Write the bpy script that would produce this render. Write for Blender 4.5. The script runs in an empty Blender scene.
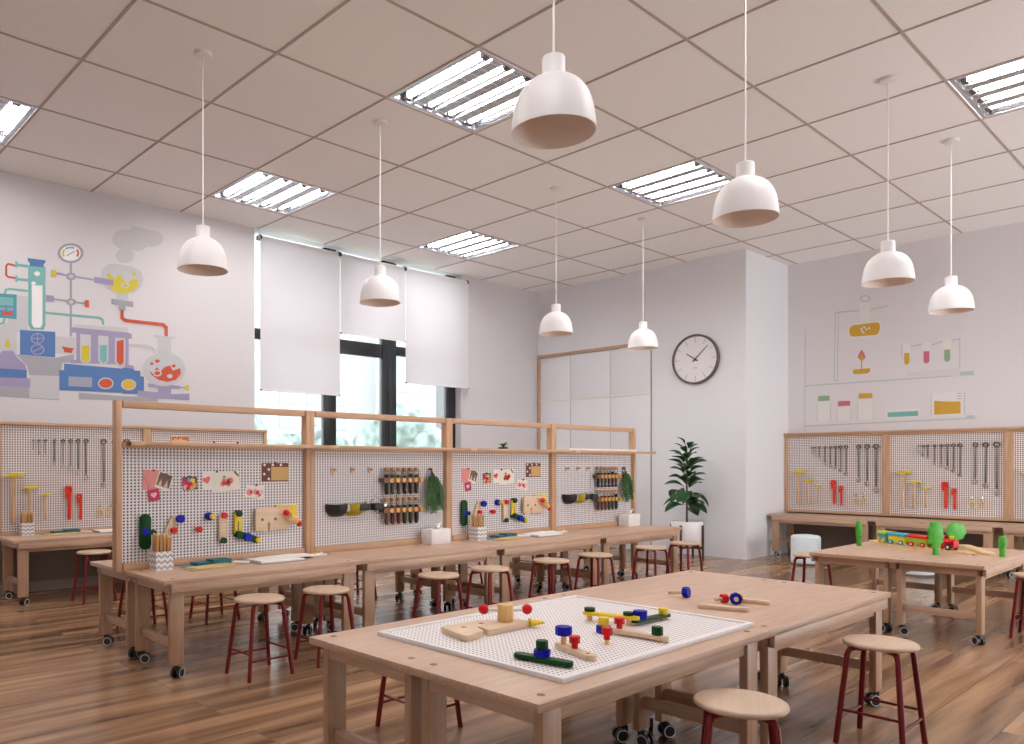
import bpy, bmesh, math, random
from math import pi, sin, cos, radians, hypot
from mathutils import Vector, Matrix

random.seed(7)
C = bpy.context.scene.collection
scene = bpy.context.scene

# ------------------------------------------------------------------ materials
MATS = {}
def new_mat(name):
    m = bpy.data.materials.new(name); m.use_nodes = True
    nt = m.node_tree; b = nt.nodes['Principled BSDF']
    MATS[name] = m
    return m, nt, b

def plain(name, col, rough=0.5, metal=0.0, spec=0.5, bump=0.0, bscale=200.0, vary=0.0, vscale=8.0):
    m, nt, b = new_mat(name)
    b.inputs['Base Color'].default_value = (*col, 1)
    b.inputs['Roughness'].default_value = rough
    b.inputs['Metallic'].default_value = metal
    b.inputs['Specular IOR Level'].default_value = spec
    tc = nt.nodes.new('ShaderNodeTexCoord')
    if vary:
        n = nt.nodes.new('ShaderNodeTexNoise'); n.inputs['Scale'].default_value = vscale
        nt.links.new(tc.outputs['Object'], n.inputs['Vector'])
        r = nt.nodes.new('ShaderNodeValToRGB')
        r.color_ramp.elements[0].position = .3; r.color_ramp.elements[1].position = .7
        r.color_ramp.elements[0].color = (*[c * (1 - vary) for c in col], 1)
        r.color_ramp.elements[1].color = (*[min(1, c * (1 + vary)) for c in col], 1)
        nt.links.new(n.outputs['Fac'], r.inputs['Fac']); nt.links.new(r.outputs['Color'], b.inputs['Base Color'])
    if bump:
        n = nt.nodes.new('ShaderNodeTexNoise'); n.inputs['Scale'].default_value = bscale
        nt.links.new(tc.outputs['Object'], n.inputs['Vector'])
        bp = nt.nodes.new('ShaderNodeBump'); bp.inputs['Strength'].default_value = bump; bp.inputs['Distance'].default_value = .002
        nt.links.new(n.outputs['Fac'], bp.inputs['Height']); nt.links.new(bp.outputs['Normal'], b.inputs['Normal'])
    return m

def wood(name, col, axis='X', rough=0.42, contrast=0.16, spec=0.5):
    m, nt, b = new_mat(name)
    tc = nt.nodes.new('ShaderNodeTexCoord'); mp = nt.nodes.new('ShaderNodeMapping')
    sc = {'X': (1.3, 22, 22), 'Y': (22, 1.3, 22), 'Z': (22, 22, 1.3)}[axis]
    mp.inputs['Scale'].default_value = sc
    nt.links.new(tc.outputs['Object'], mp.inputs['Vector'])
    n = nt.nodes.new('ShaderNodeTexNoise'); n.inputs['Scale'].default_value = 3.0; n.inputs['Detail'].default_value = 6
    n.inputs['Distortion'].default_value = .6
    nt.links.new(mp.outputs['Vector'], n.inputs['Vector'])
    r = nt.nodes.new('ShaderNodeValToRGB')
    e = r.color_ramp.elements
    e[0].position = .32; e[1].position = .68
    e[0].color = (*[c * (1 - contrast) for c in col], 1)
    e[1].color = (*[min(1, c * (1 + contrast * .55)) for c in col], 1)
    nt.links.new(n.outputs['Fac'], r.inputs['Fac']); nt.links.new(r.outputs['Color'], b.inputs['Base Color'])
    b.inputs['Roughness'].default_value = rough
    b.inputs['Specular IOR Level'].default_value = spec
    return m

def mathn(nt, op, a, bval=None, clamp=False):
    n = nt.nodes.new('ShaderNodeMath'); n.operation = op; n.use_clamp = clamp
    for i, v in enumerate((a, bval)):
        if v is None: continue
        if isinstance(v, (int, float)): n.inputs[i].default_value = v
        else: nt.links.new(v, n.inputs[i])
    return n.outputs[0]

def pegboard(name, col, hole, pitch, rad, ua, va, vp=None):
    """white board with a square grid of dark holes; ua/va = object axes of the board's face"""
    m, nt, b = new_mat(name)
    tc = nt.nodes.new('ShaderNodeTexCoord'); sp = nt.nodes.new('ShaderNodeSeparateXYZ')
    nt.links.new(tc.outputs['Object'], sp.inputs[0])
    def cell(o, pt):
        f = mathn(nt, 'FRACT', mathn(nt, 'MULTIPLY', o, 1.0 / pt))
        return mathn(nt, 'MULTIPLY', mathn(nt, 'SUBTRACT', f, .5), pt)
    u = cell(sp.outputs[ua], pitch); v = cell(sp.outputs[va], vp or pitch)
    d = mathn(nt, 'SQRT', mathn(nt, 'ADD', mathn(nt, 'MULTIPLY', u, u), mathn(nt, 'MULTIPLY', v, v)))
    inside = mathn(nt, 'LESS_THAN', d, rad)
    mx = nt.nodes.new('ShaderNodeMix'); mx.data_type = 'RGBA'
    mx.inputs['A'].default_value = (*col, 1); mx.inputs['B'].default_value = (*hole, 1)
    nt.links.new(inside, mx.inputs['Factor']); nt.links.new(mx.outputs['Result'], b.inputs['Base Color'])
    b.inputs['Roughness'].default_value = .55; b.inputs['Specular IOR Level'].default_value = .3
    return m

def emission(name, col, strength):
    m, nt, b = new_mat(name)
    b.inputs['Base Color'].default_value = (*col, 1)
    b.inputs['Emission Color'].default_value = (*col, 1)
    b.inputs['Emission Strength'].default_value = strength
    return m

def glassy(name, col, transp=.8, rough=.03):
    m, nt, b = new_mat(name)
    nt.nodes.remove(b); out = nt.nodes['Material Output']
    t = nt.nodes.new('ShaderNodeBsdfTransparent'); t.inputs[0].default_value = (*col, 1)
    g = nt.nodes.new('ShaderNodeBsdfGlossy'); g.inputs['Roughness'].default_value = rough
    fr = nt.nodes.new('ShaderNodeFresnel'); fr.inputs[0].default_value = 1.35
    mx = nt.nodes.new('ShaderNodeMixShader')
    nt.links.new(fr.outputs[0], mx.inputs[0]); nt.links.new(t.outputs[0], mx.inputs[1]); nt.links.new(g.outputs[0], mx.inputs[2])
    nt.links.new(mx.outputs[0], out.inputs['Surface'])
    return m

BEECH = (.56, .375, .265)
wood('rear_fill_absorber', (.26, .17, .11), 'Z')  # dark tone of the unseen rear wall, made up to absorb fill light
wood('beech_long', BEECH, 'X')
wood('beech_across', BEECH, 'Y')
wood('beech_upright', (.46, .285, .18), 'Z')
wood('frame_long', (.58, .355, .215), 'X', .5)
wood('frame_upright', (.56, .34, .20), 'Z', .5)
wood('frame_across', (.58, .355, .215), 'Y', .5)
wood('seat_wood', (.64, .47, .34), 'X', .4, .07)
wood('toy_wood', (.72, .53, .36), 'X', .5, .1)
wood('drum_wood', (.78, .50, .20), 'Z', .5, .18)
wood('track_wood', (.80, .57, .30), 'X', .5, .12)
wood('handle_wood', (.66, .43, .24), 'Z', .5, .15)
wood('pencil_wood', (.60, .34, .13), 'Z', .5, .25)
wood('cork', (.62, .34, .16), 'Z', .8, .25)
wood('rack_wood', (.22, .10, .045), 'X', .5, .2)
wood('dark_wood', (.085, .04, .025), 'Z', .5, .25)
plain('plug', (.20, .115, .07), .6)
plain('dark_red', (.17, .008, .010), .4, spec=.35)
plain('black_rubber', (.012, .012, .013), .45)
plain('wheel_white', (.75, .75, .75), .4)
plain('dark_gap', (.05, .038, .03), .8)
plain('wall_paint', (.76, .735, .755), .75, bump=.08, bscale=160)
plain('wall_texture', (.80, .81, .85), .7, bump=.35, bscale=55)
plain('wall_panel', (.80, .81, .85), .55, bump=.2, bscale=55)
plain('skirting', (.30, .24, .21), .6)
plain('steel', (.26, .24, .235), .38, .8)
plain('steel_dark', (.13, .11, .105), .4, .7)
plain('steel_bright', (.75, .70, .68), .2, .95)
plain('chrome', (.85, .85, .86), .08, 1.0)
plain('reflector', (.26, .26, .29), .22, .9)
plain('alu', (.62, .62, .66), .35, .85)
plain('lamp_white', (.80, .785, .795), .45, bump=.02)
plain('lamp_inside', (.86, .76, .69), .6)
plain('cord_white', (.85, .84, .84), .5)
plain('toy_red', (.62, .008, .008), .4, spec=.25)
plain('toy_blue', (.004, .007, .36), .4, spec=.2)
plain('toy_green', (.003, .05, .008), .45, spec=.2)
plain('toy_yellow', (.80, .58, .015), .4)
plain('toy_lime', (.34, .50, .03), .4)
plain('toy_cyan', (.02, .36, .48), .4)
plain('tree_green', (.055, .38, .015), .45, vary=.15, vscale=30)
plain('tray_white', (.82, .80, .81), .45)
plain('hammer_yellow', (.72, .55, .05), .4)
plain('plier_yellow', (.74, .55, .22), .45)
plain('wrench_red', (.72, .035, .015), .35)
plain('paper_white', (.86, .84, .82), .7)
plain('paper_cream', (.84, .79, .70), .7)
plain('paper_pink', (.80, .30, .29), .7)
plain('paper_magenta', (.56, .025, .12), .6)
plain('paper_pale_pink', (.80, .55, .55), .7)
plain('photo_dark', (.16, .085, .06), .5, vary=.5, vscale=60)
plain('photo_skin', (.70, .50, .40), .6)
plain('card_brown', (.15, .05, .035), .6)
plain('card_tan', (.62, .38, .14), .6)
plain('card_dot', (.85, .78, .66), .6)
plain('pin_dark', (.12, .02, .03), .35)
plain('teal_cloth', (.012, .13, .19), .55)
plain('teal_light', (.10, .28, .38), .55)
plain('folder_yellow', (.62, .47, .18), .6)
plain('grey_cover', (.33, .31, .31), .6)
plain('marble_white', (.80, .775, .77), .5, vary=.05, vscale=30)
plain('pot_white', (.84, .835, .85), .35)
plain('soil', (.05, .04, .04), .9)
plain('leaf_green', (.018, .075, .022), .35, vary=.35, vscale=9)
plain('herb_green', (.03, .12, .022), .6, vary=.4, vscale=50)
plain('sprout_green', (.06, .22, .06), .5)
plain('stem_brown', (.10, .07, .045), .7)
plain('black_frame', (.012, .013, .016), .4)
plain('goggle_black', (.012, .012, .012), .5)
plain('goggle_yellow', (.40, .32, .012), .3)
plain('goggle_clear', (.55, .52, .53), .25)
plain('amber', (.66, .33, .045), .3)
for k, c in enumerate([(.02, .02, .025), (.05, .045, .02), (.13, .025, .015), (.10, .045, .025), (.045, .03, .022), (.09, .085, .07)]):
    plain('spice_%d' % k, c, .8, vary=.4, vscale=120)
glassy('tube_glass', (.93, .95, .95))
glassy('window_glass', (.97, .985, .985))
plain('clock_rim', (.11, .09, .095), .4)
plain('clock_face', (.84, .83, .85), .5)
plain('clock_ink', (.04, .035, .05), .5)
plain('clock_mark', (.32, .30, .33), .5)
plain('pouf', (.70, .78, .82), .7)
plain('pouf_base', (.12, .10, .09), .7)
plain('plaque_orange', (.50, .15, .035), .5)
plain('plaque_pale', (.80, .52, .33), .5)
plain('cream_board', (.84, .79, .74), .6)
plain('building', (.29, .295, .305), .8, vary=.08, vscale=.15)
plain('far_green', (.135, .18, .165), .9, vary=.6, vscale=1.1)
plain('far_ground', (.28, .33, .28), .9)
emission('tube_light', (1.0, .965, .945), 38.0)
pegboard('peg_white_xz', (.82, .785, .80), (.13, .10, .11), .0245, .0068, 0, 2, .0205)
pegboard('peg_white_xz_back', (.86, .80, .79), (.13, .085, .075), .0235, .0078, 0, 2)
pegboard('peg_tray', (.82, .785, .785), (.26, .17, .16), .020, .0048, 0, 1)
# mural paints
for n, c in dict(grey=(.44, .44, .48), lgrey=(.65, .645, .67), purple=(.40, .35, .55), blue=(.10, .22, .50), cyan=(.08, .36, .45),
                 teal=(.22, .52, .50), yellow=(.72, .60, .05), amber=(.80, .50, .06), red=(.66, .10, .05), white=(.80, .79, .80), pgrey=(.40, .41, .50),
                 smoke=(.64, .63, .645), flask=(.63, .64, .67), mint=(.50, .59, .585), pale=(.78, .78, .77), pwhite=(.80, .775, .77),
                 orange=(.80, .46, .05), rose=(.76, .20, .30), leaf=(.33, .56, .32), aqua=(.24, .56, .55), pgrey2=(.72, .69, .70)).items():
    plain('paint_' + n, c if n in ('white', 'pale', 'pwhite', 'mint', 'pgrey2') else tuple(v * .82 for v in c), .7)

def blind_mat():
    m, nt, b = new_mat('blind_fabric')
    nt.nodes.remove(b); out = nt.nodes['Material Output']
    d = nt.nodes.new('ShaderNodeBsdfDiffuse'); d.inputs[0].default_value = (.80, .79, .82, 1)
    t = nt.nodes.new('ShaderNodeBsdfTranslucent'); t.inputs[0].default_value = (.80, .79, .82, 1)
    mx = nt.nodes.new('ShaderNodeMixShader'); mx.inputs[0].default_value = .28
    nt.links.new(d.outputs[0], mx.inputs[1]); nt.links.new(t.outputs[0], mx.inputs[2]); nt.links.new(mx.outputs[0], out.inputs['Surface'])
blind_mat()

def chevron():
    m, nt, b = new_mat('chevron')
    tc = nt.nodes.new('ShaderNodeTexCoord'); sp = nt.nodes.new('ShaderNodeSeparateXYZ')
    nt.links.new(tc.outputs['Object'], sp.inputs[0])
    u = mathn(nt, 'ADD', sp.outputs[0], sp.outputs[1])
    tri = mathn(nt, 'ABSOLUTE', mathn(nt, 'SUBTRACT', mathn(nt, 'FRACT', mathn(nt, 'MULTIPLY', u, 1 / .040)), .5))
    z = mathn(nt, 'ADD', sp.outputs[2], mathn(nt, 'MULTIPLY', tri, .034))
    s = mathn(nt, 'GREATER_THAN', mathn(nt, 'FRACT', mathn(nt, 'MULTIPLY', z, 1 / .036)), .52)
    mx = nt.nodes.new('ShaderNodeMix'); mx.data_type = 'RGBA'
    mx.inputs['A'].default_value = (.82, .81, .82, 1); mx.inputs['B'].default_value = (.42, .41, .43, 1)
    nt.links.new(s, mx.inputs['Factor']); nt.links.new(mx.outputs['Result'], b.inputs['Base Color'])
    b.inputs['Roughness'].default_value = .5
chevron()

def floor_mat():
    m, nt, b = new_mat('floor_planks')
    tc = nt.nodes.new('ShaderNodeTexCoord')
    br = nt.nodes.new('ShaderNodeTexBrick')
    br.offset = .37; br.offset_frequency = 2; br.squash = 1.0
    br.inputs['Scale'].default_value = 1.0
    br.inputs['Brick Width'].default_value = 2.7; br.inputs['Row Height'].default_value = .30
    br.inputs['Mortar Size'].default_value = .0022; br.inputs['Mortar Smooth'].default_value = .2
    br.inputs['Color1'].default_value = (0, 0, 0, 1); br.inputs['Color2'].default_value = (1, 1, 1, 1); br.inputs['Mortar'].default_value = (.5, .5, .5, 1)
    br.inputs['Bias'].default_value = 0
    nt.links.new(tc.outputs['Object'], br.inputs['Vector'])
    # long grain, shifted plank by plank
    sp = nt.nodes.new('ShaderNodeSeparateXYZ'); nt.links.new(tc.outputs['Object'], sp.inputs[0])
    bw = nt.nodes.new('ShaderNodeRGBToBW'); nt.links.new(br.outputs['Color'], bw.inputs[0])
    shift = mathn(nt, 'MULTIPLY', bw.outputs[0], 37.0)
    cb = nt.nodes.new('ShaderNodeCombineXYZ')
    nt.links.new(mathn(nt, 'ADD', mathn(nt, 'MULTIPLY', sp.outputs[0], .38), shift), cb.inputs[0])
    nt.links.new(mathn(nt, 'MULTIPLY', sp.outputs[1], 5.0), cb.inputs[1])
    nt.links.new(shift, cb.inputs[2])
    n = nt.nodes.new('ShaderNodeTexNoise'); n.inputs['Scale'].default_value = 1.6; n.inputs['Detail'].default_value = 5; n.inputs['Distortion'].default_value = .3
    nt.links.new(cb.outputs[0], n.inputs['Vector'])
    r = nt.nodes.new('ShaderNodeValToRGB')
    e = r.color_ramp.elements
    e[0].position = .30; e[0].color = (.105, .055, .030, 1)
    e[1].position = .72; e[1].color = (.50, .30, .165, 1)
    mid = e.new(.5); mid.color = (.29, .165, .092, 1)
    nt.links.new(n.outputs['Fac'], r.inputs['Fac'])
    hs = nt.nodes.new('ShaderNodeHueSaturation')
    nt.links.new(mathn(nt, 'ADD', mathn(nt, 'MULTIPLY', bw.outputs[0], .40), .80), hs.inputs['Value'])
    nt.links.new(r.outputs['Color'], hs.inputs['Color'])
    mx = nt.nodes.new('ShaderNodeMix'); mx.data_type = 'RGBA'
    mx.inputs['B'].default_value = (.13, .075, .045, 1)
    nt.links.new(br.outputs['Fac'], mx.inputs['Factor']); nt.links.new(hs.outputs['Color'], mx.inputs['A'])
    nt.links.new(mx.outputs['Result'], b.inputs['Base Color'])
    rr = mathn(nt, 'ADD', mathn(nt, 'MULTIPLY', n.outputs['Fac'], .16), .14)
    nt.links.new(rr, b.inputs['Roughness'])
    b.inputs['Specular IOR Level'].default_value = .5
    bp = nt.nodes.new('ShaderNodeBump'); bp.inputs['Strength'].default_value = .25; bp.inputs['Distance'].default_value = .002
    nt.links.new(mathn(nt, 'SUBTRACT', 1.0, br.outputs['Fac']), bp.inputs['Height']); nt.links.new(bp.outputs['Normal'], b.inputs['Normal'])
floor_mat()

def ceiling_mat():
    m, nt, b = new_mat('ceiling_tiles')
    tc = nt.nodes.new('ShaderNodeTexCoord')
    n = nt.nodes.new('ShaderNodeTexNoise'); n.inputs['Scale'].default_value = 90; n.inputs['Detail'].default_value = 3
    nt.links.new(tc.outputs['Object'], n.inputs['Vector'])
    r = nt.nodes.new('ShaderNodeValToRGB'); e = r.color_ramp.elements
    e[0].position = .35; e[0].color = (.85, .835, .83, 1); e[1].position = .6; e[1].color = (.90, .885, .88, 1)
    nt.links.new(n.outputs['Fac'], r.inputs['Fac']); nt.links.new(r.outputs['Color'], b.inputs['Base Color'])
    b.inputs['Roughness'].default_value = .85
    bp = nt.nodes.new('ShaderNodeBump'); bp.inputs['Strength'].default_value = .15; bp.inputs['Distance'].default_value = .002
    nt.links.new(n.outputs['Fac'], bp.inputs['Height']); nt.links.new(bp.outputs['Normal'], b.inputs['Normal'])
ceiling_mat()
plain('ceiling_grid', (.46, .385, .36), .7)

# ------------------------------------------------------------------ mesh helper
class MB:
    def __init__(s):
        s.bm = bmesh.new(); s.mats = []; s.cur = 0
    def use(s, name):
        if name not in s.mats: s.mats.append(name)
        s.cur = s.mats.index(name); return s
    def _mark(s, faces):
        for f in faces: f.material_index = s.cur
    def _tag(s, before):
        for f in s.bm.faces:
            if f not in before: f.material_index = s.cur
    def hull8(s, v, bevel=0, seg=2):
        vs = [s.bm.verts.new(p) for p in v]
        idx = [(0, 3, 2, 1), (4, 5, 6, 7), (0, 1, 5, 4), (1, 2, 6, 5), (2, 3, 7, 6), (3, 0, 4, 7)]
        fs = [s.bm.faces.new([vs[i] for i in q]) for q in idx]
        s._mark(fs)
        if bevel > 0:
            es = {e for f in fs for e in f.edges}
            r = bmesh.ops.bevel(s.bm, geom=list(es), offset=bevel, segments=seg, affect='EDGES', profile=.5)
            s._mark(r['faces'])
        return s
    def box(s, x0, x1, y0, y1, z0, z1, bevel=0, seg=2, m=None):
        v = [(x0, y0, z0), (x1, y0, z0), (x1, y1, z0), (x0, y1, z0), (x0, y0, z1), (x1, y0, z1), (x1, y1, z1), (x0, y1, z1)]
        if m is not None: v = [m @ Vector(p) for p in v]
        return s.hull8(v, bevel, seg)
    def ring_loft(s, rings, cap0=True, cap1=True, closed=False):
        R = [[s.bm.verts.new(p) for p in r] for r in rings]
        n = len(R[0]); fs = []
        pairs = list(zip(R, R[1:])) + ([(R[-1], R[0])] if closed else [])
        for a, b in pairs:
            for i in range(n):
                fs.append(s.bm.faces.new((a[i], a[(i + 1) % n], b[(i + 1) % n], b[i])))
        if cap0 and not closed: fs.append(s.bm.faces.new(list(reversed(R[0]))))
        if cap1 and not closed: fs.append(s.bm.faces.new(R[-1]))
        s._mark(fs); return s
    def cyl(s, p0, p1, r0, r1=None, seg=14, cap=True, phase=0.0):
        r1 = r0 if r1 is None else r1
        p0 = Vector(p0); p1 = Vector(p1); d = (p1 - p0).normalized()
        a = Vector((0, 0, 1)) if abs(d.z) < .9 else Vector((1, 0, 0))
        u = d.cross(a).normalized(); w = d.cross(u)
        def ring(p, r): return [p + (u * cos(2 * pi * k / seg + phase) + w * sin(2 * pi * k / seg + phase)) * r for k in range(seg)]
        # orientation: u,w,d with w=d x u -> counter-clockwise about d
        return s.ring_loft([ring(p0, r0), ring(p1, r1)], cap, cap)
    def lathe(s, prof, seg=24, o=(0, 0, 0), cap0=True, cap1=True, closed=False):
        ox, oy, oz = o
        rings = [[(ox + r * cos(2 * pi * k / seg), oy + r * sin(2 * pi * k / seg), oz + z) for k in range(seg)] for r, z in prof]
        return s.ring_loft(rings, cap0, cap1, closed)
    def tube(s, pts, r, seg=8, closed=False, radii=None, flat=1.0):
        pts = [Vector(p) for p in pts]; rings = []; n = len(pts); prev = None
        for i, p in enumerate(pts):
            if closed: d = (pts[(i + 1) % n] - pts[i - 1]).normalized()
            else: d = (pts[min(i + 1, n - 1)] - pts[max(i - 1, 0)]).normalized()
            if prev is None:
                a = Vector((0, 0, 1)) if abs(d.z) < .9 else Vector((1, 0, 0))
                u = d.cross(a).normalized()
            else:
                u = (prev - d * prev.dot(d)).normalized()
            prev = u; w = d.cross(u); rr = radii[i] if radii else r
            rings.append([p + (u * cos(2 * pi * k / seg) + w * sin(2 * pi * k / seg) * flat) * rr for k in range(seg)])
        return s.ring_loft(rings, True, True, closed)
    def prism(s, pts, h0, h1, plane='XY', bevel=0):
        """polygon pts (a,b) extruded from h0 to h1 along the third axis"""
        def P(a, b, h): return {'XY': (a, b, h), 'XZ': (a, h, b), 'YZ': (h, a, b)}[plane]
        A = [s.bm.verts.new(P(a, b, h0)) for a, b in pts]; B = [s.bm.verts.new(P(a, b, h1)) for a, b in pts]
        n = len(pts); fs = [s.bm.faces.new(A), s.bm.faces.new(list(reversed(B)))]
        for i in range(n): fs.append(s.bm.faces.new((A[i], B[i], B[(i + 1) % n], A[(i + 1) % n])))
        bmesh.ops.recalc_face_normals(s.bm, faces=fs)
        s._mark(fs)
        if bevel:
            es = {e for f in fs[:2] for e in f.edges}
            r = bmesh.ops.bevel(s.bm, geom=list(es), offset=bevel, segments=2, affect='EDGES', profile=.5); s._mark(r['faces'])
        return s
    def ball(s, c, r, seg=16, rings=10, sc=(1, 1, 1)):
        prof = []
        c = Vector(c); R = []
        for i in range(1, rings):
            t = pi * i / rings
            R.append([(c.x + r * sc[0] * sin(t) * cos(2 * pi * k / seg), c.y + r * sc[1] * sin(t) * sin(2 * pi * k / seg), c.z - r * sc[2] * cos(t)) for k in range(seg)])
        return s.ring_loft(R)
    def poly(s, pts):
        f = s.bm.faces.new([s.bm.verts.new(p) for p in pts]); s._mark([f]); return s
    def xf(s, m):
        bmesh.ops.transform(s.bm, matrix=m, verts=s.bm.verts[:]); return s
    def build(s, name, mat=None, parent=None, loc=None, rot=None, smooth=True, angle=35, recalc=True):
        if recalc: bmesh.ops.recalc_face_normals(s.bm, faces=s.bm.faces[:])
        me = bpy.data.meshes.new(name); s.bm.to_mesh(me); s.bm.free()
        if mat: me.materials.append(MATS[mat])
        else:
            for n in s.mats: me.materials.append(MATS[n])
        if smooth:
            for p in me.polygons: p.use_smooth = True
            me.set_sharp_from_angle(angle=radians(angle))
        o = bpy.data.objects.new(name, me); C.objects.link(o)
        if parent: o.parent = parent
        if loc: o.location = loc
        if rot: o.rotation_euler = rot
        return o

def tag(o, label, cat, group=None, kind=None):
    o['label'] = label; o['category'] = cat
    if group: o['group'] = group
    if kind: o['kind'] = kind
    return o
def thing(name, label, cat, loc=(0, 0, 0), rotz=0.0, group=None):
    o = bpy.data.objects.new(name, None); C.objects.link(o)
    o.empty_display_size = .1
    o.location = loc; o.rotation_euler = (0, 0, rotz)
    return tag(o, label, cat, group)
def struct(o, label=None):
    o['kind'] = 'structure'
    if label: o['label'] = label
    return o
KIDS = {}
def kids(o): return [c for c in C.objects if c.parent == o]
def copy_tree(o, parent=None):
    c = o.copy(); C.objects.link(c)
    if parent: c.parent = parent
    for ch in [k for k in o.children]: copy_tree(ch, c)
    return c
def dup(root, loc, rotz=None, label=None, group=None):
    c = copy_tree(root)
    c.location = loc
    if rotz is not None: c.rotation_euler = (0, 0, rotz)
    if label: c['label'] = label
    if group: c['group'] = group
    return c
RZ = lambda a: Matrix.Rotation(a, 4, 'Z')
RX = lambda a: Matrix.Rotation(a, 4, 'X')
RY = lambda a: Matrix.Rotation(a, 4, 'Y')
TR = lambda x, y, z: Matrix.Translation((x, y, z))
ORD = ['first', 'second', 'third', 'fourth', 'fifth', 'sixth', 'seventh', 'eighth', 'ninth', 'tenth', 'eleventh', 'twelfth']

# ------------------------------------------------------------------ the room
ZC = 4.188               # ceiling height
YA = 2.70                # window and mural wall
XB, YC, XR = 8.40, -.87, 9.72
XMIN, YMIN = -5.0, -9.0

b = MB(); b.box(XMIN, XR + .3, YMIN, YA + .3, -.12, 0)
struct(b.build('floor', 'floor_planks', smooth=False), 'glossy brown plank floor')

FIX = [(2, -5), (-1, -5), (-1, -2), (2, -2), (2, 1), (5, -2), (5, 1), (5, -5), (-1, 1)]   # lower corner of each light's tile (x, y)
b = MB()
b.use('ceiling_tiles')
for i in range(int(XMIN), 10):
    for j in range(int(YMIN), 3):
        if (i, j) in FIX: continue
        x1 = min(i + 1, XR); y1 = min(j + 1, YA)
        b.poly([(i, j, ZC), (i, y1, ZC), (x1, y1, ZC), (x1, j, ZC)])
ceil = struct(b.build('ceiling', None, smooth=False, recalc=False), 'suspended tile ceiling')
# visible grid bars between the tiles
g = MB(); w = .0095
for i in range(int(XMIN), 10): g.box(i - w, i + w, YMIN, YA, ZC - .006, ZC + .004)
for j in range(int(YMIN), 3): g.box(XMIN, XR, j - w, j + w, ZC - .0055, ZC + .0035)
gb = g.build('ceiling_grid', 'ceiling_grid', ceil, smooth=False); gb['kind'] = 'structure'

# window and mural wall (Y = YA) with the window opening
WX0, WX1, WZ0, WZ1 = 2.965, 6.56, .95, 4.186
b = MB()
b.box(XMIN, WX0, YA, YA + .3, 0, ZC + .3); b.box(WX1, XR + .3, YA, YA + .3, 0, ZC + .3)
b.box(WX0, WX1, YA, YA + .3, 0, WZ0); b.box(WX0, WX1, YA, YA + .3, WZ1, ZC + .3)
plain('wall_paint_dimmed', (.64, .62, .64), .75, bump=.08, bscale=160)  # wall paint darkened to offset the strong lamp light on this wall
struct(b.build('wall_left', 'wall_paint_dimmed', smooth=False), 'white wall with painted laboratory and tall window')
b = MB(); b.box(XB, XB + .25, YC, YA, 0, ZC + .3)
b.box(XB + .25, XR + .3, YC, YC + .25, 0, ZC + .3)
b.use('wall_texture')
struct(b.build('wall_back', 'wall_texture', smooth=False), 'pale textured wall with clock')
b = MB(); b.box(XR, XR + .3, YMIN, YC, 0, ZC + .3)
struct(b.build('wall_right', 'wall_paint', smooth=False), 'white wall with painted flask shelf')
b = MB(); b.box(XMIN - .3, XMIN, YMIN, YA + .3, 0, ZC + .3)
struct(b.build('wall_near', 'wall_texture', smooth=False))
# unseen rear wall; its open gaps are added to let in fill light
DX0, DX1, DZ = 4.0, 9.5, 2.4
VX0, VX1 = -4.6, -3.2
b = MB(); b.box(XMIN, VX0, YMIN - .3, YMIN, 0, ZC + .3); b.box(VX1, DX0, YMIN - .3, YMIN, 0, ZC + .3); b.box(VX0, VX1, YMIN - .3, YMIN, 0, 1.0); b.box(VX0, VX1, YMIN - .3, YMIN, 2.6, ZC + .3); b.box(DX1, XR + .3, YMIN - .3, YMIN, 0, ZC + .3); b.box(DX0, DX1, YMIN - .3, YMIN, DZ, ZC + .3)

struct(b.build('wall_rear', 'rear_fill_absorber', smooth=False))
b = MB(); b.box(XMIN, 3.0, YA - .014, YA, 0, .10); b.box(3.0, XB, YA - .014, YA, 0, .10)
struct(b.build('baseboard_left', 'skirting', smooth=False))
b = MB(); b.box(XR - .014, XR, YMIN, YC, 0, .08)
struct(b.build('baseboard_right', 'skirting', smooth=False))

plain('taupe_tone', (.19, .145, .12), .7)  # dark taupe sheets on the lower wall, only behind the benches
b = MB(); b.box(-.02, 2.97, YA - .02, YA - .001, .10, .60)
struct(b.build('wall_strip_1', 'taupe_tone', smooth=False), 'taupe strip low on the wall under the mural wall tables')
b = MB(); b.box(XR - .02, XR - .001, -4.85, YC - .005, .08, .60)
struct(b.build('wall_strip_2', 'taupe_tone', smooth=False), 'taupe strip low on the wall under the right wall tables')

# window: black frame in the reveal
win = bpy.data.objects.new('window_1', None); C.objects.link(win); struct(win, 'tall black framed window behind roller blinds')
win.location = (WX0, 2.85, 0)
def winx(x): return x - WX0
b = MB()
b.box(0, WX1 - WX0, -.03, .05, WZ0, WZ0 + .07)
b.box(0, .05, -.03, .05, WZ0, WZ1)
b.box(winx(4.09), winx(4.29), -.03, .05, WZ0, WZ1, .006)
b.box(winx(5.10), winx(5.23), -.035, .05, WZ0, WZ1, .006); b.box(winx(5.235), winx(5.36), -.03, .05, WZ0, WZ1, .006)
b.box(winx(6.38), winx(6.56), -.03, .05, WZ0, WZ1, .006)
b.box(winx(4.29), winx(5.10), -.03, .05, 2.80, 2.99, .006); b.box(winx(5.36), winx(6.38), -.03, .05, 2.86, 2.99, .006)
b.box(winx(3.0), winx(4.09), -.03, .05, 2.86, 2.99, .006)
f = b.build('window_frame', 'black_frame', win); f['kind'] = 'structure'
b = MB(); b.box(0, WX1 - WX0, .005, .012, WZ0, WZ1)
p = b.build('pane', 'window_glass', win, smooth=False); p['kind'] = 'structure'
b = MB(); b.box(0, WX1 - WX0, -.15, .13, WZ0 - .02, WZ0 + .012)
p = b.build('window_sill', 'wall_paint', win, smooth=False); p['kind'] = 'structure'

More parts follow.
